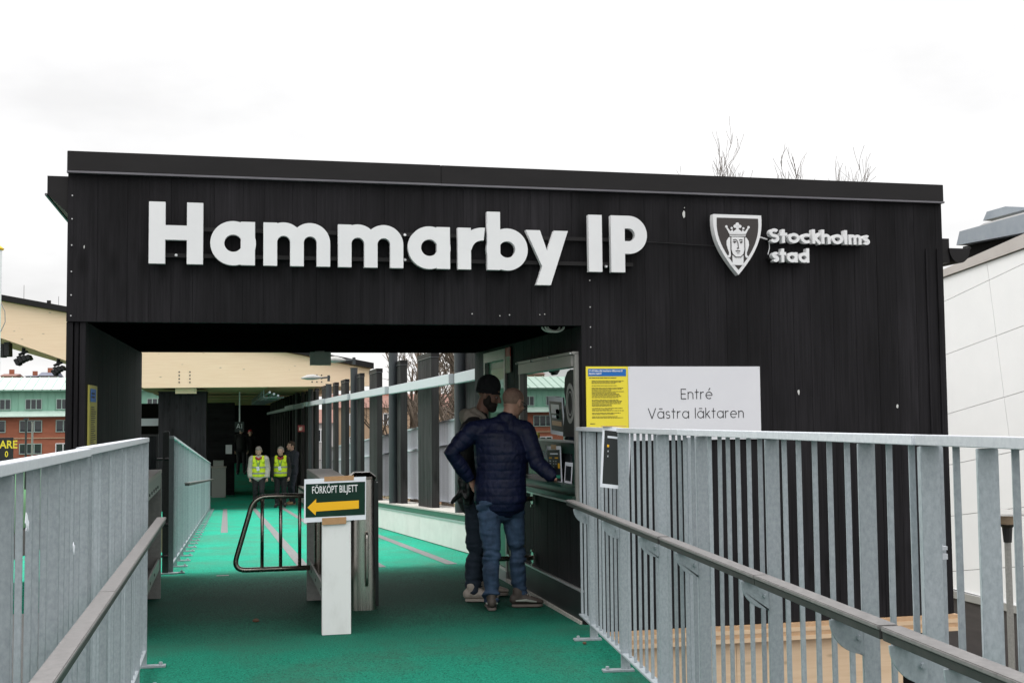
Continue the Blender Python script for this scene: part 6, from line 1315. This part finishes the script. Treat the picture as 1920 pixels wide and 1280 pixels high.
# round lantern lamp before the hall
p = onX(1888, 975, 10.5)
sl_ = thing('park_lamp', 'park lamp with a flat shade and a glass bowl before the white hall', 'street lamp', (p.x, p.y, -3.4))
MB().cyl(p.x, p.y, -3.4, p.z - .30, .045, 12).build('post', MT['cab'], sl_, smooth=.6); MB().tube([(p.x, p.y, p.z - .30), (p.x, p.y, p.z - .10), (p.x, p.y, p.z - .06)], [.055, .07, .10], 12).build('collar', MT['black'], sl_)
MB().tube([(p.x, p.y, p.z - .055), (p.x, p.y, p.z + .0), (p.x, p.y, p.z + .08)], [.09, .15, .17], 20).build('glass_bowl', MT['pale_red'], sl_, smooth=.6)
MB().tube([(p.x, p.y, p.z + .085), (p.x, p.y, p.z + .11), (p.x, p.y, p.z + .15)], [.34, .33, .08], 24).build('shade', MT['cab'], sl_)
# low white picket fence
pf = thing('low_fence', 'low white metal fence on the grass before the white hall', 'fence', (11.5, 16, -3.3))
MB().bar((11.5, 10, -2.72), (11.5, 30, -2.72), .05, .06).bar((11.5, 10, -2.95), (11.5, 30, -2.95), .03, .03).build('rail', MT['lowwall'], pf)
pk = MB().box(-.012, .012, -.012, .012, 0, .78).mesh('picket', MT['lowwall'])
for k in range(90): link('picket', pk, pf, (.03, -6 + .22 * k, -.0))
# ================================================================== trees
def tree(name, label, base, h, trunk_r, spread, seed, levels=4, lean=0, first=.35, up=.5, nb=4, mtn='bark', group=None, sub=(3, 4), rmin=.006, topx=None):
    rg = random.Random(seed); t = thing(name, label, 'tree', base, 0, group)
    tr, crn = MB(), MB()
    def branch(p, d, ln, r, lv):
        n = max(3, int(5 - lv * .5)); pts = [Vector(p)]; rs = [r]; dd = Vector(d).normalized()
        for i in range(n):
            dd = (dd + Vector((rg.uniform(-1, 1), rg.uniform(-1, 1), rg.uniform(-.6, .9) + up * .25)) * (.16 + .05 * lv)).normalized()
            pts.append(pts[-1] + dd * ln / n); rs.append(max(rmin, r * (1 - .62 * (i + 1) / n)))
        (tr if lv == 0 else crn).tube(pts, rs, 8 if lv == 0 else 5 if lv < 3 else 3, cap=lv < 2)
        if lv >= levels: return
        m = (nb if lv == 0 else rg.randint(*sub)) + (3 if lv == 0 else 0)
        for k in range(m):
            s = first + (1 - first) * (k + rg.random()) / m if lv == 0 else .25 + .72 * (k + rg.random()) / m
            i = min(n - 1, int(s * n)); q = pts[i].lerp(pts[i + 1], s * n - i); r2 = rs[i] * rg.uniform(.45, .65); ax = (pts[i + 1] - pts[i]).normalized()
            o_ = ax.orthogonal().normalized(); o_.rotate(Matrix.Rotation(rg.uniform(0, 2 * PI), 3, ax)); sp_ = rg.uniform(.5, 1.0) * spread
            d2 = (ax * (1 - sp_ * .35) + o_ * sp_ + Vector((0, 0, up * .5))).normalized(); branch(q, d2, ln * rg.uniform(.42, .66) * (1 - .3 * s if lv == 0 else 1), max(rmin, r2), lv + 1)
    branch(Vector(base), (lean, 0, 1), h * .62, trunk_r, 0)
    zs_ = sorted(v[2] for v in crn.v); top_ = max(zs_[-1], max(v[2] for v in tr.v)); kz = h / (top_ - base[2])     # bring the whole tree to its height
    if topx is not None:                                   # put the crown's highest twig over the measured spot
        zc_ = base[2] + (top_ - base[2]) * .93; tv = [v[0] for v in crn.v if v[2] > zc_]; dx_ = -(sum(tv) / len(tv) - base[0]) * kz; t.location.x += dx_; base = (base[0], base[1], base[2])
    for mb_ in (tr, crn): mb_.v = [(base[0] + (v[0] - base[0]) * kz, base[1] + (v[1] - base[1]) * kz, base[2] + (v[2] - base[2]) * kz) for v in mb_.v]
    if topx is not None:
        for mb_ in (tr, crn): mb_.v = [(v[0] + dx_, v[1], v[2]) for v in mb_.v]
    if topx is None:                                       # branches on the walkway side are pruned back from the wall
        for mb_ in (tr, crn): mb_.v = [(v[0] if v[0] > 4.2 else 4.2 - (4.2 - v[0]) * .12, v[1], v[2]) for v in mb_.v]
    tr.build('trunk', MT[mtn], t, smooth=True); crn.build('crown', MT['twig' if trunk_r < .2 else mtn], t, smooth=True)
    return t
for i, (px, py, lab) in enumerate(((1392, 252, 'bare slender tree top, leftmost and tallest above the roof'), (1432, 288, 'bare bushy tree top above the roof, second from the left'), (1506, 300, 'bare thin tree top above the roof, third from the left'), (1606, 298, 'faint bare tree top above the roof, nearest the right corner'))):
    Y = 34 + i * 3; p = onY(px, py, Y); hh = p.z + 3.4 + (1.0, .0, -.35, .3)[i]
    tree('birch_tree', lab, (p.x, Y, -3.4), hh - .1, .10 - .012 * i, .42, 40 + i, 4, 0, .45, 1.0, (8, 7, 5, 3)[i], 'twig', 'bare trees behind the roof', (4, 5), .007, True)
for i, (x, y, h, r, sp_, sd, lab) in enumerate(((5.2, 21.0, 8.5, .26, .8, 3, 'thick bare tree right behind the pole nearest the ticket building'), (5.6, 30, 9.0, .22, .9, 5, 'bare spreading tree behind the second pole of the column wall'), (7.2, 40, 10, .24, .9, 8, 'bare tree behind the farther fins of the column wall'), (8.6, 33, 9.5, .22, .85, 11, 'bare tree a little farther back between the first two poles'), (9.4, 52, 11, .24, .9, 14, 'bare tree far behind the lamp poles'), (6.2, 26, 7.5, .16, .9, 17, 'slim bare tree between the first pole and the broad second fin'), (7.8, 27, 9.5, .2, .95, 23, 'bare twiggy tree behind the slim one, over the outer fence'), (6.8, 46, 10.5, .22, .95, 29, 'bare tree behind the poles with street lamps'), (11.5, 44, 11, .22, .95, 31, 'bare wide tree farthest right in the gap beside the first pole'))):
    tree('bare_tree', lab, (x, y, -3.4), h, r, sp_, sd, 4, R.uniform(-.1, .1), .3, .25, 7, 'bark', 'bare trees behind the column wall', (3, 4), .010)
MT['shrub'] = noisy('brown_shrubs', (0.12, 0.055, 0.03), (0.28, 0.15, 0.09), (2, 2, 2), (0.85, 0.95))
m = MB(); rg = random.Random(4)
for k in range(5200):
    x, y = rg.uniform(6.5, 24), rg.uniform(44, 72); z = -3.35 + rg.random() ** 1.6 * 3.6; d = Vector((rg.uniform(-1, 1), rg.uniform(-1, 1), rg.uniform(-.2, 1.2))).normalized() * rg.uniform(.2, .7)
    a = Vector((x, y, z)); n_ = d.orthogonal().normalized() * rg.uniform(.02, .06); m.add([a - n_, a + n_, a + d], [(0, 1, 2)])
tag(m.build('shrubs', MT['shrub']), 'brown leafless shrubs behind the column wall', 'shrubs', kind='stuff')
house('apartment_house', 'broad ochre apartment house with a dull red roof behind the bare trees', 13, 34, 150, -3.4, 2.6, 4.4, 'brick_pale', 'roof_red', 3, 5, 12)
house('apartment_house', 'pale rendered house behind the bare trees, left of the ochre one', 5.0, 12.0, 140, -3.4, 0.8, 2.4, 'render_grey', 'roof_red', 2, 2, 12)
house('apartment_house', 'grey rendered apartment house far behind the bare trees', 36, 58, 150, -3.4, 3.2, 5.5, 'render_grey', 'slate', 3, 6, 12)
# ================================================================== litter on the floor
for i, (px, py, lab) in enumerate(((480, 1165, 'brown dead leaf on the floor left of the turnstile front'), (1096, 1207, 'small dead leaf on the green floor by the right fence foot'))):
    d = ray(px, py); t = (EYE) / (-d.z - S1 * -d.y * -1) if False else None
    lo, hi = 1, 40
    for _ in range(50):
        md = (lo + hi) / 2
        if d.z * md + EYE > fz(d.y * md): lo = md
        else: hi = md
    p = Vector((d.x * lo, d.y * lo, fz(d.y * lo) + .004)); s = .026 if i < 1 else .013
    pts = [(p.x + s * (.4 + .6 * abs(math.cos(a))) * math.cos(a), p.y + s * 1.3 * math.sin(a)) for a in [2 * PI * k / 8 for k in range(8)]]
    m = MB(); m.v = [(x, y, p.z + .006 + .012 * R.random()) for x, y in pts] + [(x, y, p.z) for x, y in pts]; m.f = [tuple(range(8)), tuple(range(15, 7, -1))] + [(k, 8 + k, 8 + (k + 1) % 8, (k + 1) % 8) for k in range(8)]
    tag(m.build('dead_leaf', MT['leaf']), lab, 'leaf', 'litter on the walkway floor')
